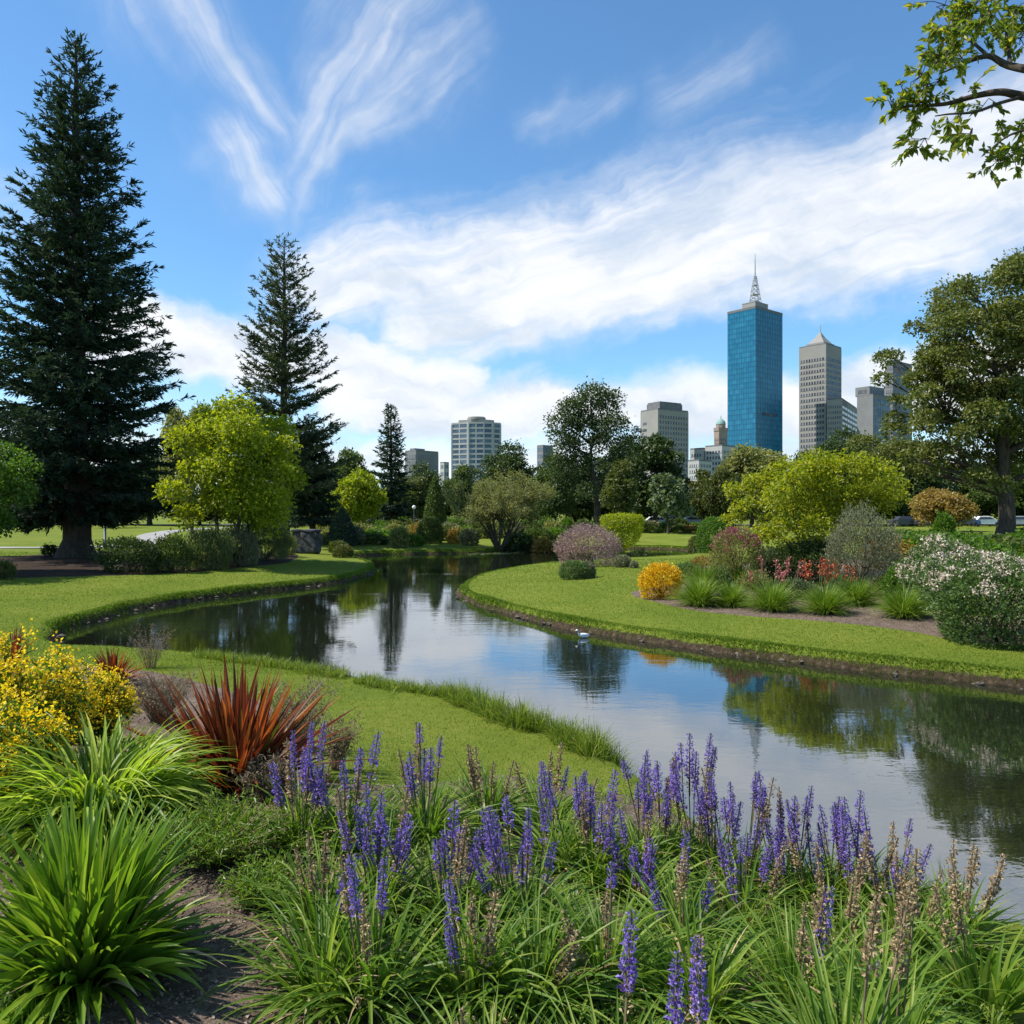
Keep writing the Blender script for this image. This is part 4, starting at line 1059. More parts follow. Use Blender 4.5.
gl = 'bushes in the beds beyond the pond'
rows = [(545, 332, 420, 64), (540, 330, 470, 70), (536, 325, 560, 78), (531, 320, 720, 90), (527, 340, 730, 104)]
where = lambda px: ('beyond the dark clipped cone' if px < 372 else 'beyond the flat far lawn' if px < 418 else 'beside the round bush' if px < 452 else 'under the twiggy fan shaped tree' if px < 540 else 'behind the mauve dome' if px < 610 else 'behind the mushroom topiary' if px < 655 else 'near the rounded trimmed hedge bush')
ordn = ['front', 'second', 'third', 'fourth', 'rearmost']
for r, (py, x0, x1, d) in enumerate(rows):
    px = x0
    while px < x1:
        k, cn = small_kinds[int(rngb.choice(7, p=[.20, .18, .28, .16, .05, .05, .08]))]
        dd = d+rngb.uniform(-2.5, 2.5); w = rngb.uniform(1.6, 3.2); b = GD(px, dd)
        if sdist(b[0], b[1], POND)[0] > 1.2:
            small_bush(k, b, w, rngb.uniform(.7, 1.5), f'{cn} bush in the {ordn[r]} row {where(px)}', gl)
        px += w*FP/dd*rngb.uniform(.45, .8)
for px, d, w, h, k, lab in [(470, 66, 1.8, 1.3, 'greygreen', 'grey green ball bush left of the twiggy tree stems'), (520, 65, 3.0, 1.9, 'dark', 'dark bush hugging the twiggy tree stems'), (545, 64, 2.6, 1.5, 'rust', 'reddish bush on the pond edge behind the mauve dome'), (560, 64, 2.2, 1.3, 'mid', 'green bush at the pond edge touching the mauve dome'),
                            (455, 68, 1.6, 1.2, 'rust', 'brown bush between the round bush and the twiggy tree'), (416, 70, 1.6, 1.3, 'rust', 'purplish bush at the foot of the round bush'), (338, 56, 1.4, .9, 'olive', 'low olive bush behind the dark clipped cone'), (605, 56, 1.6, 1.0, 'greygreen', 'pale bush at the stem of the mushroom topiary'), (640, 54, 1.4, 1.1, 'dark', 'dark bush beside the mushroom topiary stem')]:
    small_bush(k, GD(px, d), w, h, lab, gl)
# leafy field behind the island bed
for i, (px, d, w, h, k) in enumerate([(905, 36, 3.4, 1.15, 'fresh'), (935, 38, 3.6, 1.1, 'mid'), (970, 37, 3.4, 1.2, 'fresh'), (1005, 36, 3.4, 1.1, 'olive'), (915, 44, 4, 1.1, 'olive'), (955, 46, 4, 1.0, 'fresh'), (990, 45, 4, 1.0, 'mid'), (1030, 44, 4, 1.1, 'fresh'), (930, 54, 4, 1.0, 'fresh'), (965, 55, 4, .9, 'olive'), (900, 58, 4, 1.1, 'mid'), (1030, 62, 4, 1.0, 'olive'), (890, 33, 2.6, 1.1, 'rust'), (950, 30, 3.0, 1.2, 'mid'), (985, 29, 3, 1.2, 'fresh'), (1040, 30, 3.4, 1.3, 'mid')]):
    small_bush(k, GD(px, d), w, h, f"{dict(small_kinds)[k]} bush in the leafy plot {['closest behind the grey shrub', 'in its front middle', 'behind the pale flowers', 'at the frame edge, front', 'behind the grey shrub, second row', 'in its very centre', 'before the oak trunk', 'beyond the pale flowers at the edge', 'below the rusty tree', 'between rusty tree and oak', 'at its back behind the grey shrub', 'just past the oak trunk', 'squeezed against the grey shrub', 'just above the creamy flowers', 'between creamy flowers and oak', 'overlapping the big creamy bush'][i]}", 'bushes of the leafy plot by the oak')
small_bush('fresh', GD(944, 70), 2.2, 2.0, 'small round bright bush in front of the rusty orange tree', gl)

# ------------------------------------------------------------------ city buildings
M['concrete'] = surf('concrete', (0.235, 0.222, 0.208), (0.285, 0.272, 0.255), 0.12, 0.9, 0)
M['concrete_grey'] = surf('concrete_grey', (0.16, 0.16, 0.165), (0.20, 0.20, 0.205), 0.12, 0.9, 0)
M['concrete_light'] = surf('concrete_light', (0.34, 0.335, 0.33), (0.41, 0.40, 0.39), 0.12, 0.9, 0)
M['stone_pink'] = surf('stone_pink', (0.25, 0.19, 0.16), (0.31, 0.24, 0.20), 0.3, 0.9, 0)
M['copper'] = surf('copper', (0.18, 0.30, 0.27), (0.26, 0.38, 0.34), 0.5, 0.7, 0)
M['roof_grey'] = surf('roof_grey', (0.12, 0.12, 0.125), (0.17, 0.17, 0.175), 0.3, 0.9, 0)
M['steel'] = surf('steel', (0.35, 0.36, 0.38), (0.45, 0.46, 0.48), 1, 0.5, 0, metal=0.4)


def glassmat(name, c1, c2, rough=0.12, sx=0.25):
    m, t, b = newmat(name)
    g = t.nodes.new('ShaderNodeNewGeometry')
    tc = t.nodes.new('ShaderNodeTexCoord'); vo = t.nodes.new('ShaderNodeTexVoronoi'); vo.inputs['Scale'].default_value = sx
    t.links.new(tc.outputs['Object'], vo.inputs['Vector'])
    t.links.new(ramp(t, vo.outputs['Color'], [(0.2, c1), (0.8, c2)]), b.inputs['Base Color'])
    b.inputs['Roughness'].default_value = rough; b.inputs['Specular IOR Level'].default_value = 0.22
    return m


M['win_dark'] = glassmat('win_dark', (0.03, 0.035, 0.05), (0.10, 0.11, 0.14))
M['win_blue'] = glassmat('win_blue', (0.05, 0.075, 0.12), (0.12, 0.16, 0.22))


def curtain_mat():
    m, t, b = newmat('blue_curtain_wall')
    tc = t.nodes.new('ShaderNodeTexCoord'); sp = t.nodes.new('ShaderNodeSeparateXYZ'); t.links.new(tc.outputs['Object'], sp.inputs[0])
    z = E(t, sp.outputs[2])/3.9; h = (E(t, sp.outputs[0])*0.7071+E(t, sp.outputs[1])*0.7071)
    fl = z.m('FLOOR'); fz = z-fl
    vec = comb(t, (E(t, sp.outputs[0])/1.9).m('FLOOR'), (E(t, sp.outputs[1])/1.9).m('FLOOR'), fl)
    wn = t.nodes.new('ShaderNodeTexWhiteNoise'); t.links.new(vec, wn.inputs['Vector'])
    c = ramp(t, wn.outputs['Value'], [(0.0, (0.014, 0.120, 0.215)), (0.75, (0.018, 0.145, 0.26)), (1.0, (0.026, 0.175, 0.295))])
    mx = t.nodes.new('ShaderNodeMix'); mx.data_type = 'RGBA'; t.links.new((fz.step(0.70, 0.76)*0.5).k, mx.inputs[0])
    t.links.new(c, mx.inputs[6]); mx.inputs[7].default_value = (0.010, 0.075, 0.14, 1)
    t.links.new(mx.outputs[2], b.inputs['Base Color']); b.inputs['Roughness'].default_value = 0.22; b.inputs['Specular IOR Level'].default_value = 0.35
    b.inputs['Metallic'].default_value = 0.0
    return m


M['curtain'] = curtain_mat()


def corner_plan(xl, xc, xr, d, k=1.0):
    """plan of a box whose near corner shows at pixel column xc at distance d and whose faces end at columns xl and xr"""
    C = np.array([(xc-512)/FP*d, d]); wl, wr = (xc-xl)/FP*d, (xr-xc)/FP*d
    a, b_ = wl*k, wr/k
    Lp = np.array([(xl-512)/FP*(d+a), d+a]); 
    u = nrm(Lp-C); v = np.array([-u[1], u[0]]); v = v if v[0] > 0 else -v
    # length of the other side so that its end shows at xr
    s = (xr-512)/FP; n = (s*C[1]-C[0])/(v[0]-s*v[1])
    Rp = C+v*n
    return C, Lp, Rp


def zpx(py, d): return CH+(512-py)*d/FP


def face_strip(p, q, z0, z1, out, inset=0.0, mull=0, mw=0.5, proud=0.12, deep=0.5):
    """a ribbon window on the face p->q: glass slab just proud of the wall and mullions a little prouder"""
    p, q = np.asarray(p), np.asarray(q); L = np.linalg.norm(q-p); u = (q-p)/L
    def slab(s0, s1, a, b_, zz0, zz1):
        P = [p+u*s0+out*a, p+u*s1+out*a, p+u*s1-out*b_, p+u*s0-out*b_]
        V = np.array([[*c, z] for z in (zz0, zz1) for c in P]); F = np.array([[0, 1, 5, 4], [1, 2, 6, 5], [2, 3, 7, 6], [3, 0, 4, 7], [4, 5, 6, 7], [3, 2, 1, 0]])
        return V, F
    ch = [slab(inset, L-inset, proud, deep, z0, z1)+(0,)]
    if mull:
        for i in range(mull+1):
            s = inset+(L-2*inset)*i/mull
            ch.append(slab(max(s-mw/2, inset*.5), min(s+mw/2, L-inset*.5), proud+.1, deep, z0+.004, z1-.004)+(1,))
    return ch


def outn(p, q, c):
    u = nrm(np.asarray(q)-np.asarray(p)); n = np.array([u[1], -u[0]])
    return n if np.dot(n, (np.asarray(p)+np.asarray(q))/2-c) > 0 else -n


def tower(label, cols, d, top, wall, glass, floors, mulls, first=0.25, blank=0.0, k=1.0, frac=0.5, inset=1.0, name='office_tower', faces=(1, 1), mw=0.5, lowz=8):
    C, Lp, Rp = corner_plan(*cols, d, k); Bk = Lp+Rp-C; zt = zpx(top, d)
    cen = (C+Bk)/2
    t = thing(name, label, 'building', (*cen, 0))
    poly = [p-cen for p in (C, Rp, Bk, Lp)]
    build('wall', prism(poly, -1, zt), M[wall], t)
    build('roof', prism([p*0.985 for p in poly], zt+.003, zt+1.0), M['roof_grey'], t)
    fh = (zt-blank-lowz)/floors
    for (p, q, m, on) in ((Lp, C, mulls[0], faces[0]), (C, Rp, mulls[1], faces[1])):
        if not on: continue
        p, q = p-cen, q-cen; o = outn(p, q, np.zeros(2))
        for i in range(floors):
            z0 = lowz+fh*(i+first); build('window_row', face_strip(p, q, z0, z0+fh*frac, o, inset, m, mw), [M[glass], M[wall]], t)
    return t, poly, cen, zt


def antenna(t, c, z0, z1, zm, w0, w1):
    """lattice mast from z0 to zm, pole above it to z1"""
    ch = []
    n = 7; zz = np.linspace(z0, zm, n); ww = np.linspace(w0, w1, n)
    cs = [np.array([(sx*w/2, sy*w/2, z) for z, w in zip(zz, ww)])+np.array([*c, 0]) for sx, sy in ((1, 1), (1, -1), (-1, -1), (-1, 1))]
    for k in range(4):
        ch.append(tube(cs[k], .22, 4)+(0,))
        for i in range(n-1):
            ch.append(tube([cs[k][i], cs[(k+1) % 4][i+1]], .11, 4)+(0,)); ch.append(tube([cs[(k+1) % 4][i], cs[k][i+1]], .17, 4)+(0,))
            ch.append(tube([cs[k][i+1], cs[(k+1) % 4][i+1]], .2, 4)+(0,))
    for i, z in ((2, zz[2]), (4, zz[4])): ch.append(lathe([(.1, z-.3), (ww[i]*.55, z-.2), (ww[i]*.55, z+.2), (.1, z+.3)], 10, (*c, 0))+(0,))
    ch.append(tube([(*c, zm-2), (*c, (zm+z1)/2), (*c, z1)], [.55, .4, .2], 6)+(0,))
    build('antenna', ch, M['steel'], t)


# blue glass tower
d = 600; C, Lp, Rp = corner_plan(727.5, 755.5, 782.5, d, 0.92); Bk = Lp+Rp-C; cen = (C+Bk)/2; zt = zpx(306.5, d)
t = thing('glass_tower', 'tall blue glass tower with a lattice antenna on its roof', 'building', (*cen, 0))
poly = [p-cen for p in (C, Rp, Bk, Lp)]
build('curtain_wall', prism(poly, -1, zt), M['curtain'], t)
build('parapet', [ch+(0,) for ch in prism([p*1.006 for p in poly], zt-1.1, zt+0.7)], M['roof_grey'], t)
build('plant_room', prism([p*.47 for p in poly], zt+.703, zt+6.6)+prism([p*.48 for p in poly], zt+6.603, zt+7.2), M['concrete'], t)
for p, q in ((Lp, C), (C, Rp)):
    p, q = p-cen, q-cen; o = outn(p, q, np.zeros(2)); L = np.linalg.norm(q-p)
    fins = []
    for i in range(1, 16): a = p+(q-p)*i/16; fins += [face_strip(a-nrm(q-p)*.12, a+nrm(q-p)*.12, -1, zt-1.2, o, 0, 0, 0, .14, .2)[0]]
    build('mullion', [(f[0], f[1], 0) for f in fins], M['curtain'], t)
p, q = C-cen, Rp-cen; o = outn(p, q, np.zeros(2))
build('louvre_band', face_strip(p+(q-p)*.25, p+(q-p)*.8, zpx(414.5, d), zpx(411, d), o, 0, 9, .5, .25, .3), [M['win_dark'], M['curtain']], t)
antenna(t, (0, 0), zt+7.2, zpx(245, d), zpx(268, d), 7.6, 1.6)

# pyramid roofed stone tower
d = 640; t, poly, cen, zt = tower('brown stone tower with a pyramid roof and ribbon windows', (799, 826, 841.5), d, 344, 'concrete', 'win_dark', 26, (9, 6), first=.3, blank=9.5, k=.8, frac=.52, inset=1.2, mw=.9)
rp = [p*.60 for p in poly]
ch = prism([p*.66 for p in poly], zt+1.003, zt+3.2)
n0 = [np.array([*p, zt+3.2]) for p in rp]; z2 = zpx(326.5, d)
base = np.array(n0); mid_ = np.array([[*(p*.42), zt+3.2+(z2-zt-3.2)*.50] for p in rp]); ap = np.array([[0, 0, z2]])
V = np.concatenate([base, mid_, ap]); i = np.arange(4); j = (i+1) % 4
build('pyramid_roof', [ch_+(0,) for ch_ in ch]+[(V, np.stack([i, j, j+4, i+4], 1), 0), (V, np.stack([i+4, j+4, np.full(4, 8)], 1), 0)], M['concrete'], t)
build('spire', [tube([(0, 0, z2-1), (0, 0, zpx(319.5, d))], [.6, .25], 6)+(0,)], M['steel'], t)
# its lower neighbours
tower('lower stone wing with window ribbons joined to the pyramid roofed tower', (827, 842, 857), 625, 399, 'concrete', 'win_dark', 19, (6, 6), first=.3, blank=4, k=.5, frac=.5, inset=.6, mw=.8)
t, poly, cen, zt = tower('grey block with one blank wall and one blue glass side', (857, 873, 890), 610, 395, 'concrete_grey', 'win_blue', 18, (4, 7), first=.1, blank=2, k=.9, frac=.8, inset=.5, faces=(0, 1), mw=.25)
ztb = zpx(384.5, 610); up = [p*.9+np.array([0, 6]) for p in poly]
build('upper_storey', prism(up, zt+1.003, ztb), M['concrete_grey'], t)
o = outn(up[3], up[0], np.mean(up, 0)); build('window_row', face_strip(up[3], up[0], zt+2.8, ztb-2.4, o, 2.5, 6, .4), [M['win_dark'], M['concrete_grey']], t)
o = outn(up[0], up[1], np.mean(up, 0)); build('window_row', face_strip(up[0], up[1], zt+2.8, ztb-2.4, o, 2.5, 6, .4), [M['win_dark'], M['concrete_grey']], t)
tower('grey high rise partly hidden by the big spreading tree', (885, 893, 912), 680, 361, 'concrete_grey', 'win_dark', 24, (3, 7), first=.3, blank=3.5, k=.8, frac=.5, mw=1.2)

# grey office block
t, poly, cen, zt = tower('grey office block with a blank light side wall and a windowed front', (640.5, 658, 688.5), 520, 409.5, 'concrete', 'win_dark', 17, (2, 11), first=.28, blank=3, k=1.25, frac=.55, inset=.9, faces=(0, 1), mw=1.1)
C0, R0, B0, L0 = poly; o = outn(L0, C0, np.zeros(2))
for i in range(12):
    z0 = 12+(zt-18)/12*(i+.3); build('window', face_strip(L0+(C0-L0)*.16, L0+(C0-L0)*.36, z0, z0+1.7, o, 0), [M['win_dark']], t)
build('plant_room', prism([p*.74 for p in poly], zt+1.003, zpx(401.8, 520))+prism([p*.70 for p in poly], zpx(401.8, 520)+.003, zpx(400.3, 520)), M['roof_grey'], t)

# domed turret and the low blocks at its foot
d = 560; t, poly, cen, zt = tower('pinkish stone turret topped by a green copper dome', (714, 719, 727.5), d, 429, 'stone_pink', 'win_dark', 5, (2, 3), first=.25, blank=6, k=1.1, frac=.62, inset=.9, name='domed_turret', lowz=zpx(458, d), mw=.9)
r = np.linalg.norm(poly[0])*.70
build('cornice', prism([p*1.08 for p in poly], zt-1.2, zt+1.2), M['stone_pink'], t)
build('drum', prism([(math.cos(a)*r, math.sin(a)*r) for a in np.arange(8)*math.pi/4], zt+1.203, zt+3.6), M['stone_pink'], t)
hz = zpx(418, d)-zt-3.6
build('dome', [lathe([(r*1.02, zt+3.603), (r*.98, zt+3.6+hz*.25), (r*.80, zt+3.6+hz*.6), (r*.45, zt+3.6+hz*.88), (.5, zt+3.6+hz), (.35, zt+3.6+hz+1.4), (.02, zt+3.6+hz+2.4)], 16)+(0,)], M['copper'], t, smooth=True)
tower('low pale block stepping down at the foot of the domed turret', (690, 703, 717), 545, 449, 'concrete_light', 'win_dark', 9, (4, 5), first=.25, blank=2, k=.9, frac=.5, name='apartment_block', mw=.9)
tower('low pale block right under the domed turret with a flat roof', (705, 722, 736), 535, 446, 'concrete_light', 'win_dark', 10, (5, 4), first=.25, blank=2, k=.9, frac=.5, name='apartment_block', mw=.9)
tower('lowest pale block in front of the domed turret', (688, 699, 712), 500, 461, 'concrete_light', 'win_dark', 7, (4, 4), first=.25, blank=1, k=.9, frac=.5, name='apartment_block', mw=.9)

# white apartment tower
d = 560; x0 = (475.5-512)/FP*d; t = thing('apartment_tower', 'white apartment tower with balcony bands and a rounded roof drum', 'building', (x0, d+16, 0))
k = d/FP
ol = np.array([(-25.5, 9), (-25.5, -2), (-9, -9), (-8, -10.5), (8, -11.5), (17, -9.5), (18, -7.5), (25, -3), (25, 11), (10, 18), (-12, 18)])*k
zt = zpx(421.5, d)
build('wall', prism(ol*.985, -1, zt), M['win_blue'], t)
nf = 17; fh = (zt-4)/nf
for i in range(nf+1):
    z0 = 4+fh*i; build('balcony_slab', prism(ol*1.004, z0-.62, z0+.62), M['concrete_light'], t)
for i in range(len(ol)):
    p, q = ol[i], ol[(i+1) % len(ol)]
    if (p+q)[1] > 10*k: continue
    o = outn(p, q, np.zeros(2)); L = np.linalg.norm(q-p); n = max(1, int(L/5.5))
    for s in range(n+1):
        a = p+(q-p)*s/n; build('wall_pier', face_strip(a-nrm(q-p)*.45, a+nrm(q-p)*.45, 0, zt-.7, o, 0, 0, 0, .02, .9), M['concrete_light'], t)
build('penthouse', prism(ol*.72, zt+.623, zt+2.6), M['concrete'], t)
build('roof_drum', [lathe([(9.5*k, zt+2.603), (9.5*k, zt+4.2), (8.6*k, zt+4.9), (.02, zt+5.3)], 24, (0, 0, 0))+(0,)], M['concrete'], t)

# low grey building behind the slim conifer
t, poly, cen, zt = tower('low grey building with vertical window strips behind the slim conifer', (405, 416, 438.5), 480, 451.5, 'concrete_grey', 'win_blue', 8, (6, 12), first=.15, blank=1.2, k=1.0, frac=.72, inset=.7, name='office_block', mw=.9)
build('plant_room', prism([p*.45+np.array([-3.0, 2.0]) for p in poly], zt+1.003, zt+2.6), M['concrete_grey'], t)
tower('tiny far building peeping over the dusky tree left of the white tower', (440, 444, 449), 700, 463, 'concrete_light', 'win_blue', 6, (2, 2), k=1, name='office_block')
tower('small far building peeping over trees beside the tall gum', (537, 543, 553), 700, 446, 'concrete_grey', 'win_blue', 9, (2, 4), k=1, name='office_block')

# ------------------------------------------------------------------ far side furniture


def car(label, px, d, paint, rz=0.0, group='cars parked beyond the garden'):
    b = GD(px, d); t = thing('parked_car', label, 'car', b+np.array([0, 0, .05]), rz, group)
    prof = [(-2.15, .32), (-2.2, .75), (-2.05, .88), (-1.5, .95), (-.95, 1.42), (.45, 1.45), (1.15, 1.0), (2.0, .86), (2.2, .65), (2.15, .32)]
    n = len(prof); V = []
    for y, s in ((-.86, 1), (-.80, 1.0), (.80, 1.0), (.86, 1)):
        for x, z in prof:
            yy = y*(0.82 if z > 1.2 else 1); V.append((x, yy, z))
    F = [[k*n+i, k*n+(i+1) % n, (k+1)*n+(i+1) % n, (k+1)*n+i] for k in range(3) for i in range(n)]
    build('body', [(np.array(V), np.array(F), 0), (np.array(V), np.array([list(range(n-1, -1, -1)), list(range(3*n, 4*n))]), 0)], paint, t)
    for y in (-1, 1):
        V = np.array([(x, y*(.868-.02*(z > 1.1))*(0.84 if z > 1.2 else 1.0), z) for x, z in ((-1.4, 1.0), (-.92, 1.36), (.4, 1.38), (1.0, 1.02))])
        V2 = V+np.array([0, y*.012, 0]); VV = np.concatenate([V, V2])
        build('side_window', [(VV, np.array([[0, 1, 2, 3], [7, 6, 5, 4], [0, 1, 5, 4], [1, 2, 6, 5], [2, 3, 7, 6], [3, 0, 4, 7]]), 0)], M['win_dark'], t)
    for x in (-1.35, 1.35):
        for y in (-.80, .80):
            w = build('wheel', [lathe([(.12, -.1), (.30, -.11), (.33, -.06), (.33, .06), (.30, .11), (.12, .1)], 14)+(0,)], M['road'], t)
            w.location = (x, y*1.03, .33); w.rotation_euler = (R(90), 0, 0)
    return t


M['paint_white'] = surf('paint_white', (.62, .63, .64), (.68, .69, .70), 1, .3, 0, spec=.5); M['paint_blue'] = surf('paint_blue', (.04, .08, .22), (.06, .10, .26), 1, .3, 0, spec=.5)
M['paint_silver'] = surf('paint_silver', (.32, .33, .35), (.38, .39, .41), 1, .3, 0, spec=.5); M['paint_dark'] = surf('paint_dark', (.03, .03, .035), (.05, .05, .055), 1, .3, 0, spec=.5); M['paint_red'] = surf('paint_red', (.3, .03, .03), (.36, .05, .04), 1, .3, 0, spec=.5)
for a in [('white car parked below the low grey building', 410, 112, 'paint_white'), ('silver car parked behind the beds past the dark clipped cone', 362, 112, 'paint_silver'), ('white car parked between the pale conical tree trunk and topiary', 657, 112, 'paint_white'), ('blue car parked under the pale conical tree', 672, 113, 'paint_blue'), ('silver car parked under the slender olive tree', 694, 112, 'paint_silver'),
          ('dark car parked under the rusty orange tree', 930, 112, 'paint_dark'), ('blue car parked right of the rusty orange tree', 962, 112, 'paint_blue'), ('white car parked just before the oak trunk', 984, 113, 'paint_white'), ('silver car parked past the oak trunk at the frame edge', 1018, 112, 'paint_silver'), ('dark car parked between the rusty tree and the golden lime tree', 905, 113, 'paint_dark'),
          ('dark car parked under the small yellow green tree', 385, 113, 'paint_dark')]: car(a[0], a[1], a[2], M[a[3]], float(RNG.normal()*.06))

# lamp post by the path, slim pole and white post in the beds
b = GP(105, 546)
t = thing('lamp_post', 'slim grey post standing between the thick conifer trunk and the path', 'lamp post', b)
build('pole', [tube([(0, 0, -.1), (0, 0, .4), (0, 0, .42), (0, 0, 4.6)], [.13, .13, .09, .075], 10)+(0,)], M['pole'], t, smooth=True)
build('lamp_head', [lathe([(.07, 4.6), (.10, 4.7), (.22, 5.05), (.26, 5.1), (.05, 5.3), (.01, 5.36)], 12)+(0,)], M['pole'], t)
b = GD(414, 84)
t = thing('lamp_post', 'thin pole with a white globe near the round leafy bush beyond the pond', 'lamp post', b)
build('pole', [tube([(0, 0, -.1), (0, 0, 2.6)], [.05, .04], 8)+(0,)], M['pole'], t)
build('lamp_globe', [lathe([(.02, 2.6), (.15, 2.68), (.2, 2.82), (.15, 2.97), (.01, 3.04)], 12)+(0,)], M['white'], t, smooth=True)

# rough stone block
b = GP(306.5, 553.5); k = b[1]/FP; rs = np.random.default_rng(3)
t = thing('stone_block', 'rough dark grey stone block standing on the lawn by the clipped cone', 'monument', b, R(-8))


def rough_block(w, dp, h, n=14, amp=.05, seed=3):
    rs = np.random.default_rng(seed); ph = rs.uniform(0, 6, 12)
    def dsp(p): return p+amp*np.stack([np.sin(p[:, 1]*5+p[:, 2]*7+ph[0])+.6*np.sin(p[:, 2]*13+p[:, 1]*9+ph[1]), np.sin(p[:, 0]*6+p[:, 2]*5+ph[2])+.6*np.sin(p[:, 0]*14+p[:, 2]*11+ph[3]), .7*np.sin(p[:, 0]*5+p[:, 1]*4+ph[4])], 1)
    u = np.linspace(-1, 1, n); A, B = np.meshgrid(u, u, indexing='ij'); i = np.arange(n-1)[:, None]*n+np.arange(n-1)[None]; F = np.stack([i, i+1, i+n+1, i+n], -1).reshape(-1, 4); ch = []
    for ax in range(3):
        for s in (-1, 1):
            P = np.zeros((n*n, 3)); P[:, ax] = s; P[:, (ax+1) % 3] = A.ravel(); P[:, (ax+2) % 3] = B.ravel()
            q = np.abs(P); rr = (q**8).sum(1)**(1/8); P = P/rr[:, None]
            ch.append((dsp(P*np.array([w/2, dp/2, h/2])+np.array([0, 0, h/2])), F if s > 0 else F[:, ::-1], 0))
    return ch


build('block', rough_block(28*k, 1.1, 22*k), M['stone'], t, smooth=False)
build('top_slab', rough_block(28.4*k, 1.13, 2.6*k, seed=8, amp=.03), M['stone'], t).location = (0, 0, 21.5*k)

# white water bird by the island's bank
b = np.array([*wp(583, 637, 0.02), 0.0])
t = thing('white_bird', 'small white bird floating by the bank of the island', 'bird', b, R(200)); t.scale = (.85, .85, .85)


def bird_body():
    prof = [(-.20, .10, .02), (-.16, .105, .055), (-.08, .10, .085), (.02, .10, .095), (.09, .11, .08), (.14, .15, .05), (.155, .20, .034), (.165, .24, .034), (.19, .262, .040), (.22, .262, .034), (.245, .255, .014)]
    k = 10; th = np.arange(k)*2*math.pi/k; V = []
    for x, z, r in prof:
        V += [(x, math.cos(a)*r*.9, z+math.sin(a)*r*.8-.03) for a in th]
    n = len(prof); i = np.arange(n-1)[:, None]*k; j = np.arange(k)[None]; j2 = (j+1) % k
    return [(np.array(V), np.stack([i+j, i+j2, i+k+j2, i+k+j], -1).reshape(-1, 4), 0), (np.array(V), np.array([list(range(k))]), 0)]


build('body', bird_body(), M['white'], t, smooth=True)
build('beak', [tube([(.235, 0, .228), (.29, 0, .215)], [.014, .003], 6)+(0,)], M['beak'], t)
build('wing', [(np.array([(-.17, -.085, .10), (.07, -.095, .12), (.08, -.10, .03), (-.12, -.10, .035)]), np.array([[0, 1, 2, 3]]), 0), (np.array([(-.17, .085, .10), (.07, .095, .12), (.08, .10, .03), (-.12, .10, .035)]), np.array([[3, 2, 1, 0]]), 0)], M['white'], t)

# small post in the island bed
b = GP(939, 627); t = thing('marker_stake', 'short pale wooden stake at the mulch edge of the island bed', 'stake', b)
build('stake', [tube([(0, 0, -.05), (0, 0, .28), (0.01, 0, .30)], [.018, .018, .004], 6)+(0,)], M['stem_dry'], t)

# water lily and reed patch at the far end
rs = np.random.default_rng(9); n = 900
xx = rs.uniform(-3.5, 8, n); yy = rs.uniform(56, 66.5, n); dd = sdist(xx, yy, POND); k = (dd < -.15) & (dd > -2.2); xx, yy = xx[k], yy[k]; m = len(xx)
th = np.arange(7)*2*math.pi/7; rr = rs.uniform(.08, .2, m)
V = np.stack([xx[:, None]+rr[:, None]*np.cos(th), yy[:, None]+rr[:, None]*np.sin(th), np.full((m, 7), .012)+rs.uniform(0, .03, (m, 1))], -1).reshape(-1, 3)
tag(build('lily_pads', [(V, np.arange(m*7).reshape(-1, 7), 0)], M['pale']), 'floating lily pads along the far edge of the pond', 'lily pads', kind='stuff')

# ------------------------------------------------------------------ foreground planting
rf = np.random.default_rng(42)


def clump(name, label, px, py, n, L, W, e0, bend, leaf, cat='plant', group=None, base_r=.12, seg=7, fold=.22, tip=.8, pw=1.3, extra=None, dz=0, mats=None, part='leaves'):
    b = GP(px, py); t = thing(name, label, cat, b+np.array([0, 0, dz]), 0, group)
    build(part, [blades(rf, n, base_r, L, W, e0, bend, seg, fold, tip, pw=pw)], M[leaf], t, smooth=False)
    return t, b


# big strap leaved clump, lower corner
t, b = clump('strap_leaf_clump', 'big deep green strap leaved clump at the edge of the mulch path', 84, 975, 190, (.56, .84), (.040, .058), (58, 98), (8, 55), 'strap', base_r=.15, pw=1.6)
build('outer_leaves', [blades(rf, 190, .17, (.40, .60), (.038, .056), (18, 68), (15, 70), 7, .22, .8, pw=1.5)], M['strap'], t)
build('dead_leaf', [blades(rf, 22, .2, (.3, .55), (.02, .04), (0, 45), (20, 80), 6, .2, .8)], M['seedhead'], t)
build('low_leaves', [blades(rf, 130, .2, (.36, .54), (.028, .042), (-5, 35), (20, 70), 6, .2, .8)], M['strap'], t)
# yellow green arching clump
t, b = clump('arching_clump', 'yellow green fountain of arching leaves behind the big strap leaved clump', 97, 822, 900, (.58, .94), (.022, .036), (40, 97), (70, 150), 'strap_light', base_r=.30, pw=1.2)
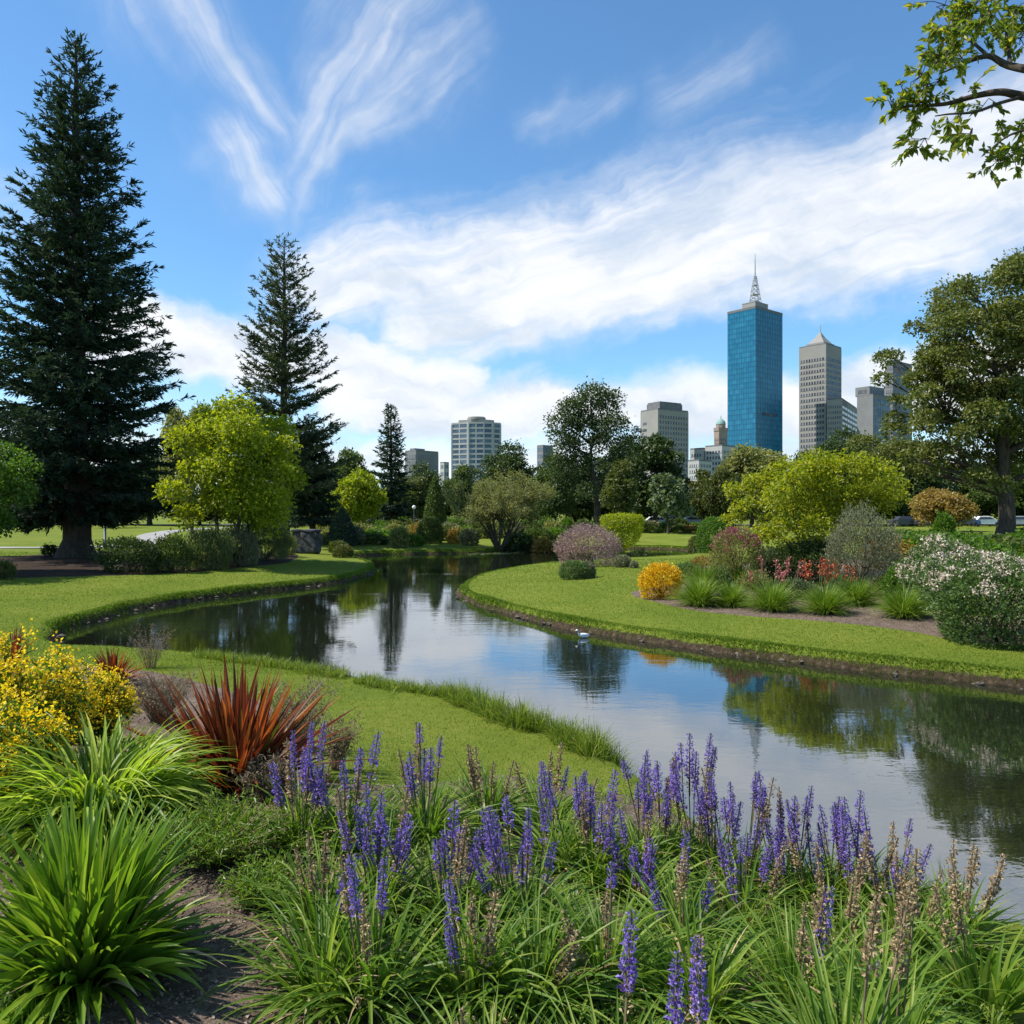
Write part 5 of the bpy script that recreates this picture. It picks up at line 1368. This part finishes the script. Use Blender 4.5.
# red flax
t, b = clump('red_flax', 'large bronze red flax with stiff sword leaves beside the lawn', 237, 786, 250, (.55, 1.14), (.040, .068), (10, 94), (-8, 34), 'flax', base_r=.17, fold=.3, tip=.75, seg=6)
build('green_leaf', [blades(rf, 14, .12, (.5, .8), (.045, .06), (50, 85), (0, 20), 6, .3, .7)], M['flax_green'], t)
build('dead_leaf', [blades(rf, 34, .18, (.4, .75), (.02, .04), (5, 40), (20, 70), 6, .2, .8)], M['seedhead'], t)
t, b = clump('red_flax', 'small bronze red spiky plant behind the yellow flowers', 114, 684, 80, (.40, .66), (.03, .05), (20, 94), (5, 35), 'flax', base_r=.1, fold=.3, tip=.7, seg=5)
t, b = clump('red_flax', 'brownish spiky plant at the frame edge above the yellow flowers', 12, 662, 60, (.4, .75), (.022, .035), (35, 94), (5, 40), 'flax', base_r=.12, fold=.3, tip=.7, seg=5)


def yellow_flowers(label, px, py, w, h, nst, cat='flowering plant'):
    b = GP(px, py); rng = np.random.default_rng(int(px)+5); t = thing('yellow_flower_shrub', label, cat, b)
    ch, fp, lp, la = [], [], [], []
    for _ in range(nst):
        a = rng.uniform(0, 6.283); r = math.sqrt(rng.uniform())*w/2; e = np.array([math.cos(a)*r, math.sin(a)*r*.8, h*(1-.38*(2*r/w)**2)*rng.uniform(.58, 1.2)])
        pts = bez((e[0]*.35, e[1]*.35, 0), (e[0]*.7, e[1]*.7, e[2]*.6), e, 5); ch.append(tube(pts, [.007, .006, .005, .004, .003], 4)+(0,))
        m = 46; q = rng.uniform(0.15, .97, m); lp.append(np.array([pts[0]*(1-s)**2+2*s*(1-s)*pts[2]+s*s*pts[4] for s in q])+rng.normal(size=(m, 3))*.02)
        m = 44; c = rng.normal(size=(m, 3))*np.array([.042, .042, .06]); c[:, 2] -= np.abs(c[:, 0]); fp.append(e+c)
        if rng.uniform() < .3: m = 16; fp.append(pts[3]+rng.normal(size=(m, 3))*.045+[rng.normal()*.06, rng.normal()*.06, 0])
    build('stem', ch, M['stem_green'], t)
    lp = np.concatenate(lp); n = len(lp); o = rng.normal(size=(n, 3)); o[:, 2] += .5
    build('leaves', [leaves(lp, o, rng.normal(size=(n, 3))+[0, 0, .8], .10*rng.uniform(.6, 1.3, n), .024)], M['fresh'], t)
    fp = np.concatenate(fp); n = len(fp)
    build('blossoms', [leaves(fp, rng.normal(size=(n, 3))+[0, 0, .3], rng.normal(size=(n, 3))+[0, 0, .7], .030*rng.uniform(.7, 1.3, n), .026)], M['lemon'], t)
    return t


yellow_flowers('broad mass of golden yellow flowers at the frame edge by the red spiky plant', 20, 764, 1.28, 1.0, 120)
yellow_flowers('lower yellow flowered plant between the golden mass and the red flax', 92, 742, .95, .70, 90)
yellow_flowers('sparse yellow green flowered plant at the frame edge below the golden mass', 6, 812, .9, .72, 60)


def wispy(name, label, px, py, w, h, n, mat='drytwig', cat='dry plant', green=0.0):
    b = GP(px, py); rng = np.random.default_rng(int(px*3)); t = thing(name, label, cat, b); ch, pos, ax = [], [], []
    for _ in range(n):
        a = rng.uniform(0, 6.283); r = math.sqrt(rng.uniform())*w/2; e = np.array([math.cos(a)*r, math.sin(a)*r, h*rng.uniform(.55, 1.05)])
        pts = bez((e[0]*.2, e[1]*.2, 0), (e[0]*.5, e[1]*.5, e[2]*.7), e, 5); ch.append(tube(pts, [.004, .0035, .003, .0025, .0015], 3)+(0,))
        m = 26; q = rng.uniform(.25, 1, m)[:, None]; pos.append(pts[0]*(1-q)**2+2*q*(1-q)*np.array([e[0]*.5, e[1]*.5, e[2]*.7])+q*q*e+rng.normal(size=(m, 3))*.022)
    build('stem', ch, M['stem_dry'], t); pos = np.concatenate(pos); k = len(pos); o = rng.normal(size=(k, 3)); o[:, 2] += .5
    build('leaves', [leaves(pos, o, rng.normal(size=(k, 3)), .045*rng.uniform(.5, 1.3, k), .012)], M[mat], t)
    return t


wispy('wispy_plant', 'brown twiggy plant between the small red spiky plant and the large flax', 160, 722, 1.0, .62, 130)
wispy('wispy_plant', 'dry wispy plant leaning out behind the large red flax', 300, 752, .9, .75, 90)
wispy('wispy_plant', 'dry wispy stems beside the small red spiky plant near the water', 150, 668, .9, .75, 40)
wispy('wispy_plant', 'olive low ground cover between the arching clump and the mulch path', 218, 862, .95, .30, 260, 'tuft', 'ground cover plant')
wispy('wispy_plant', 'patch of dry stems in front of the large red flax', 262, 800, .6, .32, 60)
wispy('wispy_plant', 'olive low ground cover at the mulch path beside the purple flowers', 262, 905, .5, .2, 90, 'tuft', 'ground cover plant')
wispy('wispy_plant', 'dry wispy stems at the edge of the lawn by the red flax', 335, 770, .5, .5, 36)


# purple flowered clumps: shared leaf, spike and seed stalk meshes
def spike_mesh(seed, dry=False):
    rng = np.random.default_rng(seed); hl = rng.uniform(.15, .31) if not dry else rng.uniform(.22, .42)
    nw = int(hl/.0135); P, A, N_, S = [], [], [], []
    for i in range(nw):
        q = i/nw; z = -hl+hl*q; r = (.0125+.012*math.sin(min(1, (1-q)*1.6+.12)*1.57))*(1 if not dry else .85)
        m = 7 if not dry else 5
        if (dry and rng.uniform() < .22) or (not dry and q < .25 and rng.uniform() < .4): continue
        for k in range(m):
            a = rng.uniform(0, 6.283); d = np.array([math.cos(a), math.sin(a), 0])
            c = d*r*rng.uniform(.35, 1.05)+[0, 0, z+rng.normal()*.006]
            for _ in range(2):
                P.append(c+rng.normal(size=3)*.004); A.append(d*.7+rng.normal(size=3)*.6+[0, 0, .35]); N_.append(rng.normal(size=3)); S.append(rng.uniform(.7, 1.25)*(1-.5*q))
    S = np.array(S)
    V, F = leaves(np.array(P), np.array(A), np.array(N_), .021*S*(1.3 if dry else 1), .014*S*(1.4 if dry else 1), .25)
    ch = [(V, F, 0), tube([(0, 0, -hl-.12), (0, 0, -hl/2), (0, 0, -.004)], [.0042, .0036, .002], 4)+(0 if dry else 1,)]
    if not dry:          # spent florets under the blue ones
        m = 40; q = rng.uniform(-hl-.10, -hl*.8, m); a = rng.uniform(0, 6.283, m)
        p = np.c_[np.cos(a)*.014, np.sin(a)*.014, q]; V, F = leaves(p, np.c_[np.cos(a), np.sin(a), .6+0*a], rng.normal(size=(m, 3)), .017, .011); ch.append((V, F, 1))
    return ch


spikes = [build('flower_spike', spike_mesh(100+i), [M['violet'], M['seedhead']]) for i in range(9)]
dries = [build('seed_stalk', spike_mesh(200+i, True), [M['seedhead']]) for i in range(7)]
sg = build('stem', [tube([(0, 0, 0), (.006, 0, .4), (-.004, .004, .75), (0, 0, 1)], [.0052, .0045, .0036, .003], 5)+(0,)], [M['stem_green']])
sdry = build('stem', [tube([(0, 0, 0), (-.008, 0, .4), (.006, .004, .75), (0, 0, 1)], [.0052, .0045, .0036, .003], 5)+(0,)], [M['stem_dry']])
lv = []
for i in range(6):
    lv.append(build('leaves', [blades(np.random.default_rng(300+i), 120, .10, (.36, .66), (.013, .025), (30, 95), (20, 115), 7, .22, .8)+(0,), blades(np.random.default_rng(360+i), 16, .12, (.25, .5), (.010, .018), (10, 70), (30, 120), 6, .2, .8)+(1,), blades(np.random.default_rng(320+i), 60, .12, (.25, .45), (.010, .018), (10, 60), (30, 100), 6, .2, .8)+(0,)], [M['salvia_leaf'], M['seedhead']]))
lvw = build('leaves', [blades(np.random.default_rng(340), 70, .10, (.4, .66), (.026, .042), (40, 95), (10, 70), 7, .22, .8)], M['salvia_leaf'])
mesh_spk = [o.data for o in spikes]; mesh_dry = [o.data for o in dries]; mesh_lv = [o.data for o in lv]+[lvw.data]; mesh_sg, mesh_sd = sg.data, sdry.data
for o in spikes+dries+lv+[sg, sdry, lvw]: bpy.data.objects.remove(o)


def newo(name, me, par, loc=(0, 0, 0), rot=(0, 0, 0), s=(1, 1, 1)):
    o = bpy.data.objects.new(name, me); col.objects.link(o); o.parent = par; o.location = loc; o.rotation_euler = rot; o.scale = s; return o


def salvia(label, px, py, hs, ns, nd, k=None, spread=.27, s=1.0, hd=None, dist=None):
    b = GP(px, py) if dist is None else GD(px, dist)
    t = thing('purple_flower_clump', label, 'flowering plant', b, 0, 'purple spiked clumps in the near bed')
    k = int(rf.integers(6)) if k is None else k
    newo('leaves', mesh_lv[k], t, (0, 0, 0), (0, 0, float(rf.uniform(0, 6.28))), (s, s, s*rf.uniform(.78, .98)))
    ns = int(round(ns*1.15)) if ns > 2 else ns; nd = int(math.ceil(nd*.6))
    for i in range(ns+nd):
        dry = i >= ns; hh = (hs if not dry or hd is None else hd)*rf.uniform(.78, 1.16)*(1 if not dry else .97)
        a = rf.uniform(0, 6.283); r = spread*math.sqrt(rf.uniform()); top = Vector((math.cos(a)*r+rf.normal()*.06, math.sin(a)*r, hh)); bot = Vector((top.x*.35, top.y*.35, 0))
        dv = top-bot; q = dv.to_track_quat('Z', 'Y').to_euler()
        me = mesh_dry[int(rf.integers(7))] if dry else mesh_spk[int(rf.integers(9))]
        sc1 = rf.uniform(.75, 1.12)
        o = newo('seed_stalk' if dry else 'flower_spike', me, t, tuple(top), tuple(q), (sc1, sc1, sc1*rf.uniform(.85, 1.1)))
        st = newo('stem', mesh_sd if dry else mesh_sg, o, (0, 0, 0), (0, 0, 0), (1, 1, 1))
        st.scale = (1/o.scale[0], 1/o.scale[1], -dv.length/o.scale[2]); st.rotation_euler = (0, 0, 0)
    return t


for a in [
    ('clump with a tight cluster of violet spikes nearest the large red flax', 300, 845, .70, 7, 3), ('clump of violet spikes just behind the cluster by the red flax', 348, 850, .68, 5, 1),
    ('clump with slim violet spikes against the open lawn', 425, 838, .70, 5, 3), ('clump bearing only tan seed stalks against the lawn', 487, 825, .66, 0, 8),
    ('clump with two pale violet spikes and thin seed stalks at the lawn edge', 545, 830, .60, 2, 5), ('clump with the fullest violet spikes left of the bed centre', 378, 922, .66, 8, 2),
    ('clump of violet spikes right of the fullest left hand group', 447, 930, .62, 5, 2), ('clump of dry brown stalks beside the mulch path', 322, 935, .52, 1, 5),
    ('clump with a dense crowd of violet spikes in the middle of the bed', 522, 935, .62, 10, 0), ('clump with tall violet spikes behind the crowded middle clump', 592, 885, .68, 8, 1),
    ('small clump of violet spikes tucked behind the crowded middle clump', 556, 865, .62, 4, 1), ('clump with violet spikes standing against the lawn corner', 640, 868, .72, 7, 0),
    ('clump with the tallest violet spikes, silhouetted on the water', 690, 872, .90, 8, 2), ('clump with violet spikes and fawn stalks before the open water', 738, 892, .80, 8, 3),
    ('clump with violet spikes at the water, one tall dry stalk above', 788, 905, .78, 9, 3), ('clump with the last thick violet spikes toward the dry stalks', 850, 918, .74, 10, 1),
    ('clump with violet spikes and curling seed heads at the lawn by the water', 885, 925, .68, 6, 3), ('lush green clump with a single violet spike under the water view', 742, 935, .60, 4, 2),
    ('leafy clump with three low violet spikes in the bed centre', 680, 950, .55, 3, 2), ('grassy clump with one violet spike at the lower bed centre', 605, 990, .55, 1, 2),
    ('broad leafy clump at the mulch path with two violet spikes', 372, 1005, .62, 2, 2), ('leafy clump with two faded spikes right of the broad leafy one', 470, 1000, .60, 2, 3),
    ('clump of tall brown seed stalks in front of the thick violet spikes', 838, 975, .80, 0, 8), ('clump of brown seed stalks next to the tall brown group, nearer the water', 905, 960, .74, 0, 7),
    ('clump of curled dry seed heads before the dark reflection', 952, 950, .70, 0, 7), ('clump of fine leaves with one bent violet spike, lower right of the bed', 792, 1015, .66, 1, 3),
    ('grassy flowerless clump between the crowded middle and the path clumps', 535, 1005, .4, 0, 2), ('grassy clump with one dry stalk below the tall brown seed stalks', 880, 1020, .45, 0, 1),
    ('grassy flowerless clump under the bed centre', 700, 1015, .4, 0, 0), ('low grassy clump without flowers near the path corner', 322, 1000, .3, 0, 1),
]: salvia(*a)
salvia('slim clump of violet spikes filling the gap before the water, by the lawn corner', 662, 868, .74, 6, 1)
salvia('clump of violet spikes between the tallest spikes and the fawn stalks', 714, 888, .74, 6, 0)
salvia('clump of violet spikes standing before the water beside the thick spikes', 820, 915, .74, 6, 1)
salvia('clump of low violet spikes nearer than the ones filling the gap', 640, 905, .62, 5, 1)
salvia('clump of stout tan seed stalks rising in front of the far lower bed', 842, 0, .96, 0, 3, dist=3.05, spread=.2)
salvia('clump of leaning tan seed stalks beside the stout group', 893, 0, .92, 0, 3, dist=3.3, spread=.14)
salvia('broad leaved clump with tall seed stalks at the lower corner of the lawn', 985, 1015, .78, 0, 3, k=6)
for lab, px, d, h, ns, nd in [('nearest clump with one long violet spike, left of the pair', 612, 2.75, .84, 1, 0), ('nearest clump with one short violet spike, middle of the front', 668, 2.7, .82, 1, 1), ('nearest clump with a drooping violet spike at the frame bottom', 722, 2.6, .72, 1, 0),
                              ('nearest clump of seed stalks at the frame bottom, under the path clump', 480, 2.75, .55, 0, 2), ('nearest grassy clump at the frame bottom, far end', 860, 2.7, .5, 0, 1)]:
    salvia(lab, px, 0, h, ns, nd, s=.9, spread=.05, dist=d)

# ------------------------------------------------------------------ grass, mulch, stones


def scatter_region(rng, n, u0, u1, d0, d1):
    dd = np.exp(rng.uniform(math.log(d0), math.log(d1), n)); uu = rng.uniform(u0, u1, n)
    return uu*dd, dd


def lawn_grass():
    rng = np.random.default_rng(60); out = []
    for n, u0, u1, d0, d1 in ((150000, -.75, .85, 4.5, 20), (300000, -.8, .85, 14, 45)):
        x, y = scatter_region(rng, n, u0, u1, d0, d1); d = sdist(x, y, POND); bd = beds(x, y)
        k = (d > .02) & (bd < .45); x, y, d = x[k], y[k], d[k]; z = gz(x, y, d); m = len(x)
        h = (.014+.00042*y)*rng.uniform(.6, 1.4, m); h *= 1+.3*np.exp(-d/.25)
        w = .0024+.00050*y
        a = rng.uniform(0, 6.283, m); ln = rng.normal(size=(m, 2))*.55*h[:, None]
        c, s = np.cos(a)*w, np.sin(a)*w
        V = np.stack([np.c_[x-c, y-s, z-.01], np.c_[x+c, y+s, z-.01], np.c_[x+ln[:, 0], y+ln[:, 1], z+h]], 1).reshape(-1, 3)
        out.append((V, np.arange(m*3).reshape(-1, 3), 0))
    tag(build('lawn_grass', out, M['lawn_blade']), 'short mown grass covering the lawns round the pond', 'grass', kind='stuff')
    # longer grass on the lips of the banks
    P0 = POND; P1 = np.roll(POND, -1, 0); seg = np.linalg.norm(P1-P0, axis=1); cen = (P0+P1)/2
    vis = (cen[:, 1] < 70) & (np.arange(len(P0)) < 5*len(shore_far)-3)
    n = 60000; i = rng.choice(len(P0), n, p=(seg*vis/np.maximum(cen[:, 1], 5)**.8)/(seg*vis/np.maximum(cen[:, 1], 5)**.8).sum()); q = rng.uniform(size=n)[:, None]
    p = P0[i]*(1-q)+P1[i]*q; nn = nrm(np.stack([P1[i, 1]-P0[i, 1], -(P1[i, 0]-P0[i, 0])], 1))
    tst = sdist(cen[:, 0]+.02*(P1-P0)[:, 1]/seg, cen[:, 1]-.02*(P1-P0)[:, 0]/seg, POND); nn = np.where((tst > 0)[i][:, None], nn, -nn)
    o = rng.uniform(.07, .40, n); p = p+nn*o[:, None]; z = gz(p[:, 0], p[:, 1])
    patch = .6+.5*np.sin(p[:, 0]*1.3+p[:, 1]*.8)*np.sin(p[:, 0]*.47-p[:, 1]*1.1)
    h = (.03+.0008*p[:, 1])*np.where((p[:, 1] < 19) & (p[:, 0] < .38*p[:, 1]-.08*p[:, 1]**0) & (p[:, 1] < 9.5+4.2*np.maximum(-p[:, 0]+.6, 0)), .45, 1)*rng.uniform(.5, 1.5, n)*np.clip(patch, .35, 1.2); w = .003+.0007*p[:, 1]
    a = rng.uniform(0, 6.283, n); ln = (-nn*rng.uniform(-.3, .5, n)[:, None]+rng.normal(size=(n, 2))*.5)*h[:, None]
    c, s = np.cos(a)*w, np.sin(a)*w
    V = np.stack([np.c_[p[:, 0]-c, p[:, 1]-s, z-.01], np.c_[p[:, 0]+c, p[:, 1]+s, z-.01], np.c_[p+ln, z+h]], 1).reshape(-1, 3)
    tag(build('bank_grass', [(V, np.arange(n*3).reshape(-1, 3), 0)], M['lawn_blade']), 'longer grass hanging over the lips of the pond banks', 'grass', kind='stuff')


lawn_grass()


def shore_reeds():
    rng = np.random.default_rng(61); line = catmull_open(np.array([GP(a, b+(7 if a < 500 else 15))[:2] for a, b in near[2:15]]), 8)
    seg = np.linalg.norm(np.diff(line, axis=0), axis=1); n = 2000; ch = []
    i = rng.choice(len(seg), n, p=seg/seg.sum()); q = rng.uniform(size=n)[:, None]; p = line[i]*(1-q)+line[i+1]*q+rng.normal(size=(n, 2))*.10
    dens = np.sin(p[:, 0]*2.1+1)*np.sin(p[:, 1]*1.7) > -.88
    for x, y in p[dens]:
        hh = rng.uniform(.12, .36)*(1.15 if y < 12.5 else .7)
        V, F = blades(rng, 16, .05, (hh*.7, hh*1.2), (.006, .010), (45, 95), (10, 80), 4, 0, .6); ch.append((V+np.array([x, y, gz1(x, y)-.02]), F, 0))
    tag(build('shore_grass', ch, M['fringe']), 'tussocky long grass along the near shore of the pond', 'grass', kind='stuff')


shore_reeds()


def mulch_chips():
    rng = np.random.default_rng(62); x, y = scatter_region(rng, 60000, -.85, .85, 2.2, 12); x2, y2 = scatter_region(rng, 26000, .1, .75, 18, 32)
    x, y = np.r_[x, x2], np.r_[y, y2]; k = beds(x, y) > .5; x, y = x[k], y[k]; d = sdist(x, y, POND); k = d > .3; x, y, d = x[k], y[k], d[k]; n = len(x)
    z = gz(x, y, d)+.004; L = rng.uniform(.012, .04, n)*(1+y*.03)
    a = rng.normal(size=(n, 3)); a[:, 2] *= .35; no = rng.normal(size=(n, 3))*.5; no[:, 2] += 1
    tag(build('mulch_chips', [leaves(np.c_[x, y, z], a, no, L, L*.42, .1)], M['chip']), 'loose bark chips covering the planting beds', 'mulch', kind='stuff')


mulch_chips()


def ground_weeds():
    """low green growth between the clumps of the near bed"""
    rng = np.random.default_rng(63); x, y = scatter_region(rng, 9000, -.75, .8, 2.6, 8.5); d = sdist(x, y, POND); bd = beds(x, y)
    pt = np.sin(x*2.3+1)*np.sin(y*1.9+.5)+.5*np.sin(x*5.1-y*3.7); path = np.abs(x+1.25+(y-3.5)*.18) < .6
    k = (d > .3) & (bd > .3) & (pt > -.15) & ~path & (x > -2.2+0*y); x, y, d = x[k][:2600], y[k][:2600], d[k][:2600]; z = gz(x, y, d); ch = []
    for a, b_, c in zip(x, y, z):
        V, F = blades(rng, 9, .05, (.06, .17), (.006, .012), (20, 90), (10, 90), 3, 0, .6); ch.append((V+np.array([a, b_, c-.01]), F, 0))
    tag(build('ground_cover', ch, M['tuft']), 'low green growth between the purple flowered clumps', 'ground cover', kind='stuff')


ground_weeds()


def bank_stones():
    rng = np.random.default_rng(64); P0 = POND; P1 = np.roll(POND, -1, 0); seg = np.linalg.norm(P1-P0, axis=1); cen = (P0+P1)/2; ch = []
    vis = (cen[:, 1] > 13) & (cen[:, 1] < 60); n = 150; i = rng.choice(len(P0), n, p=seg*vis/(seg*vis).sum()); q = rng.uniform(size=n)[:, None]; p = P0[i]*(1-q)+P1[i]*q+rng.normal(size=(n, 2))*.05
    base = np.array([[math.cos(a)*math.cos(e), math.sin(a)*math.cos(e), math.sin(e)] for e in (-1.2, -.4, .4, 1.2) for a in np.arange(6)*math.pi/3+e])
    k = 6; ii = np.arange(3)[:, None]*k; j = np.arange(k)[None]; j2 = (j+1) % k; F = np.stack([ii+j, ii+j2, ii+k+j2, ii+k+j], -1).reshape(-1, 4)
    for x, y in p:
        s = rng.uniform(.02, .09)*np.array([1.2, 1, .6])*(1+.25*rng.normal(size=3)); V = base*s*(1+rng.normal(size=(24, 3))*.16)+np.array([x, y, rng.uniform(-.02, .06)])
        ch.append((V, F, 0)); ch.append((V, np.array([list(range(18, 24))]), 0))
    tag(build('bank_stones', ch, M['bankstone']), 'small rough stones and clods along the waterline', 'stones', kind='stuff')


bank_stones()
